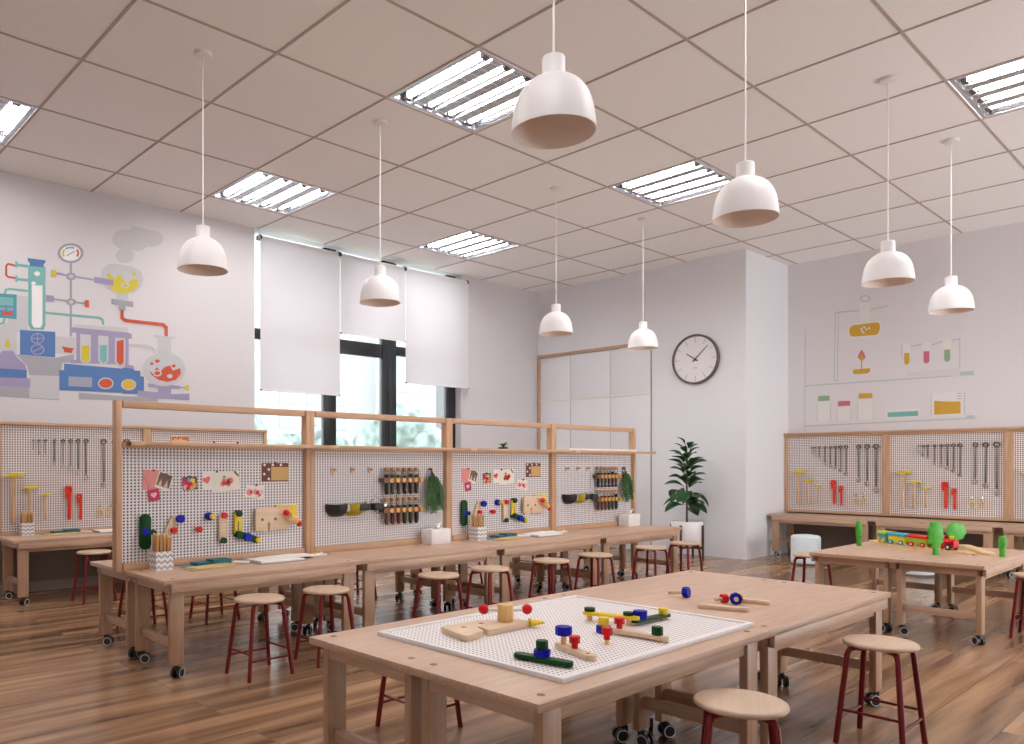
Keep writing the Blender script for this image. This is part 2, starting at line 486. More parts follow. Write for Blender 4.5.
# sliding cupboard front on the back wall
door = bpy.data.objects.new('door_1', None); C.objects.link(door); struct(door, 'tall white sliding cupboard with thin wooden frame')
door.location = (XB, 0, 0)
xs = [2.64, 2.02, 1.262, .558]
for k in range(3):
    y0, y1 = xs[k + 1] + .004, xs[k] - .004
    b = MB(); b.box(-.012, -.002, y0, y1, .02, 2.325, .002); b.box(-.012, -.002, y0, y1, 2.355, 3.06, .002)
    o = b.build('door_panel', 'wall_panel', door); o['kind'] = 'structure'
b = MB(); b.use('frame_across')
b.box(-.035, 0, .56, 2.68, 3.075, 3.115, .003); b.box(-.03, 0, 2.64, 2.685, 0, 3.115, .003)
b.use('grey_cover'); b.box(-.03, 0, 1.1, 2.68, 3.058, 3.074)
o = b.build('door_frame', None, door); o['kind'] = 'structure'
b = MB(); b.box(-.02, 0, .56, 2.64, 2.325, 2.355, .002)
o = b.build('door_rail', 'cream_board', door); o['kind'] = 'structure'
b = MB(); b.box(-.014, -.001, .548, .562, 0, 3.09); 
for k in (1, 2): b.box(-.0105, -.001, xs[k] - .004, xs[k] + .004, 0, 3.06)
o = b.build('door_seam', 'clock_mark', door); o['kind'] = 'structure'

# ------------------------------------------------------------------ daylight city outside the window
def far_block(x, y, w_, d_, h_, label, rows):
    t = thing('apartment_tower', label, 'building', (x, y, -8.5), 0, 'pale towers beyond the window')
    b = MB(); b.box(-w_ / 2, w_ / 2, -d_ / 2, d_ / 2, 0, h_); b.box(-w_ / 4, w_ / 4, -d_ / 4, d_ / 4, h_, h_ + 2.5)
    b.build('wall', 'building', t, smooth=False)
    b = MB()
    n = max(3, int(w_ / 4))
    for r in range(rows):
        z = 4 + r * (h_ - 6) / rows
        for c in range(n):
            xx = -w_ / 2 + (c + .5) * w_ / n
            b.box(xx - w_ / n * .3, xx + w_ / n * .3, -d_ / 2 - .08, -d_ / 2 + .05, z, z + (h_ - 6) / rows * .5)
    b.build('window', 'far_glass', t, smooth=False)
plain('far_glass', (.225, .245, .27), .5)
far_block(60, 95, 18, 14, 42, 'wide pale tower seen through the left window pane', 10)
far_block(88, 104, 14, 14, 50, 'tall slim pale tower seen through the middle pane', 12)
far_block(112, 108, 20, 14, 38, 'broad low pale block seen right of the mullion', 9)
far_block(142, 112, 14, 14, 56, 'tallest pale tower farthest right in the window', 14)
far_block(36, 90, 16, 12, 46, 'pale tower leftmost in the window view', 11)
b = MB(); b.box(-20, 220, 12, 240, -9.5, -8.5)
tag(b.build('park_ground', 'far_ground', smooth=False), 'pale green park ground far below the window', 'ground', kind='structure')
rnd = random.Random(3)
for k in range(22):
    x = 26 + k * 4.6 + rnd.uniform(-1, 1); y = (44, 58, 73)[k % 3] + rnd.uniform(-2, 2); rr = rnd.uniform(3.4, 4.2)
    t = thing('park_tree', 'pale green round tree in the park outside the window', 'tree', (x, y, -8.5), 0, 'park trees outside the window')
    b = MB()
    for q in range(7):
        b.ball((rnd.uniform(-1, 1) * rr * .6, rnd.uniform(-1, 1) * rr * .6, 10.6 + rnd.uniform(-.4, .5) * rr), rr * rnd.uniform(.45, .7), 10, 7)
    b.build('crown', 'far_green', t)
    b = MB(); b.cyl((0, 0, 0), (0, 0, 10), .4, .25, 8); b.build('trunk', 'stem_brown', t)

# ------------------------------------------------------------------ roller blinds
for x0, x1, zb, lab in ((2.985, 4.187, 2.19, 'white roller blind pulled lowest, beside the painted wall'),
                        (4.191, 5.336, 3.02, 'white roller blind raised highest, in the middle of the window'),
                        (5.340, 6.62, 2.44, 'white roller blind at the right end of the window')):
    t = thing('roller_blind', lab, 'blind', ((x0 + x1) / 2, 2.60, zb), 0, 'roller blinds over the tall window')
    hw = (x1 - x0) / 2; H = 4.065 - zb
    b = MB(); b.box(-hw + .003, hw - .003, -.003, .0, .008, H, 0); b.build('fabric', 'blind_fabric', t, smooth=False)
    b = MB(); b.cyl((-hw, .028, H), (hw, .028, H), .030, seg=16); b.build('roller', 'paper_white', t)
    b = MB(); b.cyl((-hw + .012, -.002, .008), (hw - .012, -.002, .008), .008, seg=8); b.build('bottom_bar', 'paper_white', t)
    for s in (-1, 1):
        b = MB(); b.cyl((s * (hw - .022), .028, H), (s * (hw - .001), .028, H), .040, seg=14); b.box(s * (hw - .010) - .006, s * (hw - .010) + .006, .02, .10, H - .02, H + .03)
        b.build('bracket', 'black_rubber', t)
        b = MB(); b.cyl((s * (hw - .011) - .009, -.002, .008), (s * (hw - .011) + .009, -.002, .008), .011, seg=8); b.build('end_cap', 'black_rubber', t)
MURAL_L=[
('painted_stand','grey',[(-0.019,2.076),(0.675,2.065),(0.675,1.949),(-0.019,1.956)]),
('painted_stand','grey',[(0.87,2.041),(1.733,2.025),(1.733,1.99),(0.87,1.969)]),
('painted_stand','lgrey',[(0.387,2.194),(0.675,2.203),(0.675,1.96),(0.387,1.962)]),
('painted_stand','grey',[(0.261,2.386),(0.632,2.384),(0.823,2.441),(0.823,2.358),(0.708,2.338),(0.683,2.198),(0.387,2.191),(0.363,2.282)]),
('painted_stand','lgrey',[(0.21,2.981),(0.37,2.978),(0.37,2.618),(0.271,2.607),(0.271,2.39),(0.186,2.394),(0.071,2.383),(0.071,2.609),(0.186,2.699)]),
('painted_stand','lgrey',[(0.632,2.608),(0.836,2.616),(0.836,2.442),(0.632,2.431)]),
('painted_burner','purple',[(-0.019,2.275),(0.071,2.321),(0.14,2.41),(0.233,2.419),(0.28,2.352),(0.346,2.294),(0.363,2.244),(-0.019,2.225)]),
('painted_burner','blue',[(-0.019,2.23),(0.363,2.241),(0.363,2.148),(-0.019,2.136)]),
('painted_burner','purple',[(-0.019,2.141),(0.394,2.156),(0.394,2.063),(-0.019,2.061)]),
('painted_burner','yellow',[(0.186,2.536),(0.214,2.478),(0.205,2.447),(0.172,2.444),(0.159,2.473)]),
('painted_meter','teal',[(0.372,3.047),(0.209,3.043),(0.21,3.02),(0.369,3.023)]),
('painted_meter','teal',[(0.209,3.043),(0.159,3.027),(0.177,3.009),(0.21,3.02)]),
('painted_meter','teal',[(0.159,3.027),(0.148,2.969),(0.169,2.968),(0.177,3.009)]),
('painted_meter','teal',[(0.148,2.732),(0.14,2.694),(0.158,2.679),(0.169,2.729)]),
('painted_meter','teal',[(0.14,2.694),(0.086,2.667),(0.093,2.646),(0.158,2.679)]),
('painted_meter','cyan',[(0.026,2.967),(0.268,2.984),(0.268,2.739),(0.026,2.729)]),
('painted_meter','teal',[(0.026,2.934),(0.238,2.949),(0.238,2.868),(0.026,2.854)]),
('painted_meter','red',[(0.135,2.799),(0.233,2.804),(0.233,2.77),(0.135,2.766)]),
('painted_meter','purple',[(0.108,2.835),(0.163,2.84),(0.163,2.815),(0.108,2.81)]),
('painted_meter','purple',[(0.182,2.84),(0.233,2.844),(0.233,2.819),(0.182,2.815)]),
('painted_control_box','blue',[(0.299,2.635),(0.635,2.653),(0.635,2.389),(0.299,2.387)]),
('painted_control_box','purple',[(0.531,2.573),(0.528,2.559),(0.522,2.545),(0.511,2.532),(0.497,2.522),(0.482,2.515),(0.464,2.512),(0.447,2.512),(0.432,2.515),(0.418,2.523),(0.408,2.533),(0.401,2.545),(0.399,2.559),(0.401,2.573),(0.408,2.587),(0.418,2.599),(0.432,2.61),(0.447,2.617),(0.464,2.621),(0.482,2.621),(0.497,2.617),(0.511,2.61),(0.522,2.6),(0.528,2.587)]),
('painted_control_box','blue',[(0.518,2.572),(0.516,2.56),(0.511,2.549),(0.502,2.539),(0.491,2.531),(0.478,2.525),(0.464,2.522),(0.451,2.522),(0.438,2.525),(0.427,2.531),(0.418,2.539),(0.413,2.549),(0.411,2.56),(0.413,2.572),(0.418,2.583),(0.427,2.593),(0.438,2.601),(0.451,2.607),(0.464,2.61),(0.478,2.61),(0.491,2.607),(0.502,2.601),(0.511,2.593),(0.516,2.583)]),
('painted_control_box','purple',[(0.531,2.461),(0.528,2.446),(0.522,2.433),(0.511,2.42),(0.497,2.41),(0.482,2.403),(0.464,2.4),(0.447,2.4),(0.432,2.404),(0.418,2.411),(0.408,2.422),(0.401,2.434),(0.399,2.448),(0.401,2.462),(0.408,2.476),(0.418,2.488),(0.432,2.498),(0.447,2.505),(0.464,2.509),(0.482,2.509),(0.497,2.505),(0.511,2.498),(0.522,2.487),(0.528,2.475)]),
('painted_control_box','blue',[(0.518,2.46),(0.516,2.448),(0.511,2.437),(0.502,2.427),(0.491,2.419),(0.478,2.413),(0.464,2.41),(0.451,2.41),(0.438,2.414),(0.427,2.42),(0.418,2.428),(0.413,2.438),(0.411,2.449),(0.413,2.461),(0.418,2.472),(0.427,2.482),(0.438,2.49),(0.451,2.496),(0.464,2.499),(0.478,2.498),(0.491,2.495),(0.502,2.489),(0.511,2.481),(0.516,2.471)]),
('painted_control_box','purple',[(0.46,2.61),(0.46,2.521),(0.469,2.522),(0.469,2.611)]),
('painted_control_box','purple',[(0.411,2.555),(0.518,2.567),(0.518,2.577),(0.411,2.566)]),
('painted_control_box','purple',[(0.426,2.424),(0.509,2.474),(0.503,2.485),(0.421,2.435)]),
('painted_glass_column','teal',[(0.375,3.294),(0.54,3.306),(0.54,2.71),(0.521,2.661),(0.399,2.652),(0.375,2.701)]),
('painted_glass_column','white',[(0.409,3.1),(0.511,3.111),(0.511,2.717),(0.491,2.678),(0.428,2.673),(0.409,2.71)]),
('painted_glass_column','blue',[(0.368,3.367),(0.543,3.374),(0.535,3.342),(0.521,3.334),(0.523,3.3),(0.389,3.291),(0.389,3.327),(0.375,3.332)]),
('painted_glass_column','white',[(0.489,3.229),(0.488,3.223),(0.485,3.217),(0.48,3.212),(0.474,3.207),(0.467,3.203),(0.46,3.201),(0.452,3.201),(0.445,3.202),(0.439,3.205),(0.434,3.209),(0.431,3.214),(0.43,3.22),(0.431,3.226),(0.434,3.232),(0.439,3.238),(0.445,3.243),(0.452,3.246),(0.46,3.248),(0.467,3.249),(0.474,3.247),(0.48,3.245),(0.485,3.241),(0.488,3.235)]),
('painted_glass_column','white',[(0.447,3.124),(0.447,3.119),(0.445,3.115),(0.441,3.11),(0.437,3.107),(0.431,3.104),(0.426,3.103),(0.42,3.103),(0.415,3.104),(0.41,3.106),(0.407,3.109),(0.405,3.113),(0.404,3.118),(0.405,3.122),(0.407,3.127),(0.41,3.131),(0.415,3.135),(0.42,3.138),(0.426,3.139),(0.431,3.139),(0.437,3.138),(0.441,3.136),(0.445,3.133),(0.447,3.129)]),
('painted_glass_column','red',[(0.268,3.28),(0.188,3.288),(0.194,3.267),(0.264,3.26)]),
('painted_glass_column','red',[(0.188,3.288),(0.163,3.257),(0.182,3.252),(0.194,3.267)]),
('painted_glass_column','red',[(0.163,3.257),(0.163,3.157),(0.182,3.169),(0.182,3.252)]),
('painted_glass_column','red',[(0.163,3.157),(0.187,3.138),(0.195,3.158),(0.182,3.169)]),
('painted_glass_column','red',[(0.187,3.138),(0.264,3.137),(0.267,3.158),(0.195,3.158)]),
('painted_glass_column','teal',[(0.256,3.319),(0.275,3.318),(0.275,3.297),(0.375,3.299),(0.375,3.27),(0.275,3.266),(0.275,3.251),(0.256,3.253)]),
('painted_glass_column','teal',[(0.256,3.177),(0.275,3.174),(0.275,3.154),(0.375,3.157),(0.375,3.129),(0.275,3.126),(0.275,3.108),(0.256,3.11)]),
('painted_glass_column','teal',[(0.539,2.826),(1.082,2.841),(1.091,2.866),(0.541,2.85)]),
('painted_glass_column','teal',[(1.082,2.841),(1.105,2.827),(1.128,2.844),(1.091,2.866)]),
('painted_glass_column','teal',[(1.105,2.827),(1.113,2.781),(1.137,2.788),(1.128,2.844)]),
('painted_gauge_stand','pgrey',[(0.778,3.396),(0.778,2.621),(0.801,2.623),(0.801,3.4)]),
('painted_gauge_stand','pgrey',[(0.631,3.245),(0.749,3.243),(0.753,3.264),(0.634,3.266)]),
('painted_gauge_stand','pgrey',[(0.749,3.243),(1.112,3.238),(1.116,3.26),(0.753,3.264)]),
('painted_gauge_stand','pgrey',[(0.606,2.978),(0.952,2.972),(0.955,2.994),(0.609,2.999)]),
('painted_gauge_stand','pgrey',[(0.844,3.257),(0.842,3.247),(0.837,3.236),(0.829,3.227),(0.818,3.219),(0.805,3.213),(0.792,3.209),(0.779,3.209),(0.766,3.211),(0.756,3.215),(0.748,3.222),(0.743,3.231),(0.741,3.241),(0.743,3.252),(0.748,3.262),(0.756,3.272),(0.766,3.28),(0.779,3.286),(0.792,3.289),(0.805,3.29),(0.818,3.288),(0.829,3.283),(0.837,3.276),(0.842,3.268)]),
('painted_gauge_stand','lgrey',[(0.815,3.253),(0.814,3.248),(0.812,3.243),(0.808,3.239),(0.804,3.235),(0.798,3.232),(0.792,3.231),(0.786,3.23),(0.781,3.231),(0.776,3.233),(0.772,3.237),(0.77,3.241),(0.769,3.246),(0.77,3.251),(0.772,3.255),(0.776,3.26),(0.781,3.264),(0.786,3.266),(0.792,3.268),(0.798,3.268),(0.804,3.267),(0.808,3.265),(0.812,3.262),(0.814,3.258)]),
('painted_gauge_stand','pgrey',[(0.844,2.99),(0.842,2.98),(0.837,2.97),(0.829,2.961),(0.818,2.954),(0.805,2.948),(0.792,2.945),(0.779,2.945),(0.766,2.947),(0.756,2.951),(0.748,2.958),(0.743,2.966),(0.741,2.975),(0.743,2.985),(0.748,2.995),(0.756,3.004),(0.766,3.011),(0.779,3.017),(0.792,3.02),(0.805,3.02),(0.818,3.018),(0.829,3.014),(0.837,3.007),(0.842,2.999)]),
('painted_gauge_stand','lgrey',[(0.815,2.986),(0.814,2.981),(0.812,2.976),(0.808,2.972),(0.804,2.968),(0.798,2.965),(0.792,2.964),(0.786,2.964),(0.781,2.965),(0.776,2.967),(0.772,2.97),(0.77,2.975),(0.769,2.979),(0.77,2.984),(0.772,2.989),(0.776,2.993),(0.781,2.997),(0.786,3.0),(0.792,3.001),(0.798,3.001),(0.804,3.0),(0.808,2.998),(0.812,2.995),(0.814,2.99)]),
('painted_gauge_stand','pgrey',[(0.919,3.515),(0.915,3.487),(0.901,3.459),(0.88,3.434),(0.853,3.412),(0.821,3.396),(0.787,3.387),(0.753,3.385),(0.722,3.39),(0.695,3.402),(0.675,3.419),(0.662,3.442),(0.657,3.468),(0.662,3.495),(0.675,3.522),(0.695,3.548),(0.722,3.569),(0.753,3.585),(0.787,3.595),(0.821,3.598),(0.853,3.593),(0.88,3.582),(0.901,3.564),(0.915,3.541)]),
('painted_gauge_stand','white',[(0.89,3.51),(0.887,3.488),(0.877,3.467),(0.86,3.447),(0.838,3.431),(0.814,3.418),(0.787,3.411),(0.76,3.409),(0.736,3.413),(0.715,3.422),(0.699,3.436),(0.689,3.453),(0.685,3.473),(0.689,3.494),(0.699,3.515),(0.715,3.534),(0.736,3.551),(0.76,3.563),(0.787,3.571),(0.814,3.573),(0.838,3.57),(0.86,3.561),(0.877,3.547),(0.887,3.53)]),
('painted_gauge_stand','yellow',[(0.731,3.453),(0.724,3.462),(0.708,3.45),(0.717,3.44)]),
('painted_gauge_stand','yellow',[(0.724,3.462),(0.72,3.471),(0.703,3.464),(0.708,3.45)]),
('painted_gauge_stand','yellow',[(0.72,3.471),(0.719,3.481),(0.702,3.479),(0.703,3.464)]),
('painted_gauge_stand','yellow',[(0.719,3.481),(0.721,3.491),(0.705,3.495),(0.702,3.479)]),
('painted_gauge_stand','yellow',[(0.721,3.491),(0.726,3.502),(0.712,3.51),(0.705,3.495)]),
('painted_gauge_stand','yellow',[(0.726,3.502),(0.735,3.513),(0.722,3.523),(0.712,3.51)]),
('painted_gauge_stand','teal',[(0.74,3.518),(0.752,3.527),(0.745,3.543),(0.731,3.533)]),
('painted_gauge_stand','teal',[(0.752,3.527),(0.765,3.534),(0.761,3.551),(0.745,3.543)]),
('painted_gauge_stand','teal',[(0.765,3.534),(0.78,3.539),(0.778,3.557),(0.761,3.551)]),
('painted_gauge_stand','teal',[(0.78,3.539),(0.794,3.541),(0.796,3.56),(0.778,3.557)]),
('painted_gauge_stand','teal',[(0.794,3.541),(0.809,3.542),(0.813,3.561),(0.796,3.56)]),
('painted_gauge_stand','teal',[(0.809,3.542),(0.823,3.54),(0.828,3.558),(0.813,3.561)]),
('painted_gauge_stand','red',[(0.84,3.532),(0.848,3.524),(0.863,3.537),(0.853,3.547)]),
('painted_gauge_stand','red',[(0.848,3.524),(0.853,3.515),(0.87,3.525),(0.863,3.537)]),
('painted_gauge_stand','red',[(0.853,3.515),(0.855,3.505),(0.874,3.51),(0.87,3.525)]),
('painted_gauge_stand','red',[(0.855,3.505),(0.854,3.495),(0.872,3.494),(0.874,3.51)]),
('painted_gauge_stand','red',[(0.854,3.495),(0.851,3.485),(0.867,3.478),(0.872,3.494)]),
('painted_gauge_stand','red',[(0.851,3.485),(0.843,3.473),(0.858,3.464),(0.867,3.478)]),
('painted_gauge_stand','pgrey',[(0.754,3.454),(0.831,3.516),(0.825,3.524),(0.748,3.462)]),
('painted_gauge_stand','yellow',[(0.595,3.291),(0.61,3.283),(0.63,3.287),(0.645,3.292),(0.645,3.215),(0.625,3.217),(0.61,3.218),(0.595,3.22)]),
('painted_gauge_stand','purple',[(0.647,3.271),(0.721,3.267),(0.721,3.243),(0.647,3.245)]),
('painted_gauge_stand','purple',[(0.543,3.021),(0.622,3.022),(0.622,2.956),(0.543,2.951)]),
('painted_gauge_stand','red',[(0.927,3.009),(0.943,3.022),(0.972,3.026),(0.975,2.948),(0.948,2.945),(0.93,2.953)]),
('painted_tube_rack','lgrey',[(0.818,2.753),(1.39,2.785),(1.39,2.743),(0.818,2.716)]),
('painted_tube_rack','purple',[(0.802,2.72),(1.404,2.731),(1.404,2.672),(0.802,2.666)]),
('painted_tube_rack','purple',[(1.399,2.722),(1.433,2.721),(1.433,2.665),(1.399,2.664)]),
('painted_tube_rack','purple',[(0.844,2.676),(1.376,2.68),(1.376,2.378),(0.784,2.344),(0.784,2.376),(0.844,2.382)]),
('painted_tube_rack','purple',[(1.357,2.687),(1.399,2.686),(1.399,2.378),(1.456,2.369),(1.456,2.333),(1.357,2.333)]),
('painted_tube_rack','lgrey',[(0.883,2.659),(0.993,2.66),(0.993,2.389),(0.965,2.354),(0.938,2.341),(0.91,2.352),(0.883,2.385)]),
('painted_tube_rack','yellow',[(0.898,2.537),(0.977,2.55),(0.977,2.393),(0.938,2.36),(0.898,2.392)]),
('painted_tube_rack','lgrey',[(1.071,2.664),(1.179,2.664),(1.179,2.4),(1.152,2.365),(1.125,2.352),(1.098,2.363),(1.071,2.396)]),
('painted_tube_rack','teal',[(1.087,2.559),(1.163,2.572),(1.163,2.404),(1.125,2.371),(1.087,2.403)]),
('painted_tube_rack','lgrey',[(1.25,2.661),(1.362,2.662),(1.362,2.394),(1.334,2.358),(1.306,2.345),(1.278,2.356),(1.25,2.39)]),
('painted_tube_rack','red',[(1.267,2.619),(1.345,2.649),(1.345,2.398),(1.306,2.364),(1.267,2.397)]),
('painted_tube_rack','red',[(0.695,2.509),(0.823,2.5),(0.805,2.474),(0.8,2.45),(0.726,2.453),(0.718,2.476)]),
('painted_console','blue',[(0.721,2.333),(1.334,2.33),(1.334,2.068),(0.675,2.055),(0.675,2.261),(0.721,2.265)]),
('painted_console','blue',[(1.329,2.342),(1.456,2.338),(1.462,2.319),(1.528,2.319),(1.528,2.262),(1.571,2.26),(1.571,2.067),(1.329,2.058)]),
('painted_console','pgrey',[(0.766,2.204),(1.006,2.209),(1.006,2.105),(0.766,2.103)]),
('painted_console','lgrey',[(1.234,2.163),(1.231,2.146),(1.223,2.13),(1.209,2.116),(1.192,2.105),(1.171,2.097),(1.149,2.094),(1.128,2.095),(1.107,2.1),(1.09,2.108),(1.077,2.121),(1.069,2.135),(1.066,2.151),(1.069,2.168),(1.077,2.183),(1.09,2.197),(1.107,2.208),(1.128,2.216),(1.149,2.22),(1.171,2.219),(1.192,2.215),(1.209,2.206),(1.223,2.194),(1.231,2.179)]),
('painted_console','red',[(1.221,2.162),(1.218,2.149),(1.211,2.136),(1.2,2.125),(1.185,2.116),(1.168,2.11),(1.149,2.108),(1.131,2.108),(1.114,2.112),(1.1,2.119),(1.088,2.128),(1.081,2.14),(1.079,2.152),(1.081,2.165),(1.088,2.177),(1.1,2.188),(1.114,2.197),(1.131,2.203),(1.149,2.206),(1.168,2.206),(1.185,2.202),(1.2,2.195),(1.211,2.186),(1.218,2.174)]),
('painted_console','lgrey',[(1.484,2.166),(1.482,2.15),(1.473,2.134),(1.459,2.12),(1.442,2.109),(1.421,2.102),(1.399,2.098),(1.377,2.099),(1.357,2.104),(1.339,2.113),(1.326,2.125),(1.318,2.139),(1.315,2.154),(1.318,2.17),(1.326,2.186),(1.339,2.199),(1.357,2.21),(1.377,2.218),(1.399,2.222),(1.421,2.221),(1.442,2.216),(1.459,2.208),(1.473,2.196),(1.482,2.182)]),
('painted_console','amber',[(1.47,2.165),(1.468,2.152),(1.461,2.139),(1.449,2.128),(1.434,2.119),(1.417,2.113),(1.399,2.11),(1.381,2.11),(1.364,2.114),(1.349,2.121),(1.338,2.131),(1.331,2.142),(1.329,2.155),(1.331,2.168),(1.338,2.181),(1.349,2.192),(1.364,2.201),(1.381,2.207),(1.399,2.21),(1.417,2.21),(1.434,2.206),(1.449,2.199),(1.461,2.189),(1.468,2.178)]),
('painted_smoke','smoke',[(1.528,3.777),(1.522,3.746),(1.506,3.716),(1.481,3.688),(1.449,3.664),(1.411,3.646),(1.371,3.635),(1.331,3.632),(1.294,3.636),(1.262,3.648),(1.238,3.666),(1.223,3.69),(1.218,3.718),(1.223,3.747),(1.238,3.777),(1.262,3.804),(1.294,3.828),(1.331,3.847),(1.371,3.858),(1.411,3.863),(1.449,3.859),(1.481,3.848),(1.506,3.829),(1.522,3.805)]),
('painted_smoke','smoke',[(1.796,3.834),(1.79,3.809),(1.775,3.784),(1.752,3.76),(1.721,3.74),(1.685,3.724),(1.647,3.714),(1.609,3.71),(1.574,3.713),(1.544,3.721),(1.521,3.736),(1.507,3.755),(1.502,3.777),(1.507,3.802),(1.521,3.826),(1.544,3.85),(1.574,3.87),(1.609,3.886),(1.647,3.897),(1.685,3.901),(1.721,3.899),(1.752,3.89),(1.775,3.876),(1.79,3.857)]),
('painted_smoke','smoke',[(1.464,3.585),(1.461,3.562),(1.45,3.54),(1.434,3.52),(1.412,3.503),(1.387,3.49),(1.36,3.482),(1.333,3.481),(1.308,3.485),(1.286,3.494),(1.27,3.509),(1.26,3.527),(1.256,3.548),(1.26,3.57),(1.27,3.592),(1.286,3.612),(1.308,3.629),(1.333,3.642),(1.36,3.65),(1.387,3.652),(1.412,3.648),(1.434,3.639),(1.45,3.624),(1.461,3.606)]),
('painted_smoke','smoke',[(1.615,3.754),(1.611,3.729),(1.599,3.705),(1.581,3.683),(1.556,3.664),(1.529,3.65),(1.499,3.642),(1.469,3.639),(1.442,3.643),(1.418,3.653),(1.4,3.668),(1.389,3.688),(1.385,3.71),(1.389,3.734),(1.4,3.758),(1.418,3.78),(1.442,3.799),(1.469,3.813),(1.499,3.822),(1.529,3.825),(1.556,3.821),(1.581,3.811),(1.599,3.796),(1.611,3.776)]),
('painted_smoke','smoke',[(1.427,3.909),(1.718,3.905),(1.688,3.739),(1.427,3.774)]),
('painted_boiling_flask','flask',[(1.095,3.287),(1.117,3.381),(1.182,3.447),(1.287,3.462),(1.442,3.46),(1.536,3.428),(1.565,3.342),(1.542,3.253),(1.47,3.181),(1.371,3.144),(1.259,3.144),(1.163,3.174),(1.109,3.221)]),
('painted_boiling_flask','yellow',[(1.158,3.333),(1.199,3.342),(1.232,3.306),(1.254,3.293),(1.276,3.346),(1.315,3.347),(1.348,3.285),(1.393,3.27),(1.433,3.315),(1.507,3.338),(1.507,3.265),(1.45,3.189),(1.329,3.143),(1.237,3.158),(1.193,3.212),(1.226,3.253),(1.182,3.282)]),
('painted_boiling_flask','flask',[(1.405,3.247),(1.403,3.239),(1.399,3.232),(1.391,3.225),(1.382,3.219),(1.371,3.215),(1.36,3.212),(1.348,3.211),(1.337,3.212),(1.328,3.215),(1.321,3.22),(1.316,3.226),(1.315,3.233),(1.316,3.24),(1.321,3.248),(1.328,3.255),(1.337,3.26),(1.348,3.265),(1.36,3.268),(1.371,3.268),(1.382,3.267),(1.391,3.264),(1.399,3.26),(1.403,3.254)]),
('painted_boiling_flask','yellow',[(1.388,3.244),(1.387,3.24),(1.384,3.235),(1.379,3.231),(1.374,3.227),(1.367,3.225),(1.36,3.223),(1.352,3.222),(1.346,3.223),(1.34,3.225),(1.335,3.228),(1.332,3.231),(1.332,3.235),(1.332,3.24),(1.335,3.244),(1.34,3.249),(1.346,3.252),(1.352,3.255),(1.36,3.256),(1.367,3.257),(1.374,3.256),(1.379,3.255),(1.384,3.252),(1.387,3.248)]),
('painted_boiling_flask','yellow',[(1.482,3.385),(1.481,3.38),(1.478,3.375),(1.474,3.37),(1.469,3.366),(1.462,3.363),(1.456,3.361),(1.449,3.361),(1.443,3.362),(1.438,3.364),(1.434,3.367),(1.431,3.372),(1.43,3.377),(1.431,3.382),(1.434,3.387),(1.438,3.392),(1.443,3.396),(1.449,3.399),(1.456,3.4),(1.462,3.401),(1.469,3.4),(1.474,3.398),(1.478,3.394),(1.481,3.39)]),
('painted_boiling_flask','purple',[(1.028,3.284),(1.231,3.278),(1.231,3.217),(1.028,3.219)]),
('painted_boiling_flask','flask',[(1.265,3.145),(1.393,3.147),(1.393,3.08),(1.265,3.076)]),
('painted_boiling_flask','pgrey',[(1.21,3.076),(1.45,3.076),(1.45,3.015),(1.21,3.016)]),
('painted_boiling_flask','pgrey',[(1.287,3.021),(1.365,3.023),(1.365,2.964),(1.287,2.965)]),
('painted_boiling_flask','red',[(1.308,2.968),(1.308,2.87),(1.344,2.893),(1.344,2.973)]),
('painted_boiling_flask','red',[(1.308,2.87),(1.358,2.84),(1.372,2.877),(1.344,2.893)]),
('painted_boiling_flask','red',[(1.358,2.84),(1.784,2.845),(1.801,2.883),(1.372,2.877)]),
('painted_boiling_flask','red',[(1.784,2.845),(1.809,2.826),(1.848,2.847),(1.801,2.883)]),
('painted_boiling_flask','red',[(1.809,2.826),(1.809,2.728),(1.848,2.732),(1.848,2.847)]),
('painted_round_flask','lgrey',[(1.398,2.588),(1.597,2.597),(1.603,2.62),(1.4,2.611)]),
('painted_round_flask','lgrey',[(1.597,2.597),(1.661,2.578),(1.68,2.596),(1.603,2.62)]),
('painted_round_flask','lgrey',[(1.661,2.578),(1.68,2.519),(1.702,2.528),(1.68,2.596)]),
('painted_round_flask','purple',[(1.615,2.189),(1.997,2.186),(1.997,2.151),(1.886,2.144),(1.886,2.086),(2.109,2.105),(2.109,2.028),(1.499,2.04),(1.499,2.102),(1.733,2.099),(1.733,2.145),(1.615,2.149)]),
('painted_round_flask','flask',[(1.733,2.719),(1.886,2.724),(1.886,2.498),(1.733,2.513)]),
('painted_round_flask','flask',[(1.688,2.737),(1.935,2.738),(1.935,2.715),(1.688,2.709)]),
('painted_round_flask','flask',[(2.059,2.381),(2.054,2.343),(2.039,2.305),(2.015,2.27),(1.983,2.238),(1.943,2.212),(1.899,2.191),(1.851,2.177),(1.802,2.17),(1.752,2.17),(1.706,2.178),(1.663,2.192),(1.625,2.213),(1.595,2.24),(1.572,2.27),(1.558,2.304),(1.554,2.34),(1.558,2.377),(1.572,2.413),(1.595,2.448),(1.625,2.479),(1.663,2.506),(1.706,2.527),(1.752,2.542),(1.802,2.551),(1.851,2.552),(1.899,2.545),(1.943,2.532),(1.983,2.511),(2.015,2.485),(2.039,2.454),(2.054,2.419)]),
('painted_round_flask','red',[(1.623,2.337),(1.665,2.301),(1.718,2.379),(1.763,2.337),(1.808,2.387),(1.874,2.41),(1.905,2.354),(1.997,2.391),(2.003,2.321),(1.944,2.252),(1.844,2.219),(1.733,2.237),(1.653,2.288)]),
('painted_round_flask','red',[(1.751,2.448),(1.75,2.443),(1.747,2.438),(1.743,2.433),(1.737,2.43),(1.731,2.427),(1.724,2.426),(1.717,2.426),(1.71,2.427),(1.705,2.43),(1.701,2.434),(1.698,2.438),(1.697,2.444),(1.698,2.449),(1.701,2.454),(1.705,2.458),(1.71,2.462),(1.717,2.465),(1.724,2.466),(1.731,2.466),(1.737,2.464),(1.743,2.462),(1.747,2.458),(1.75,2.453)]),
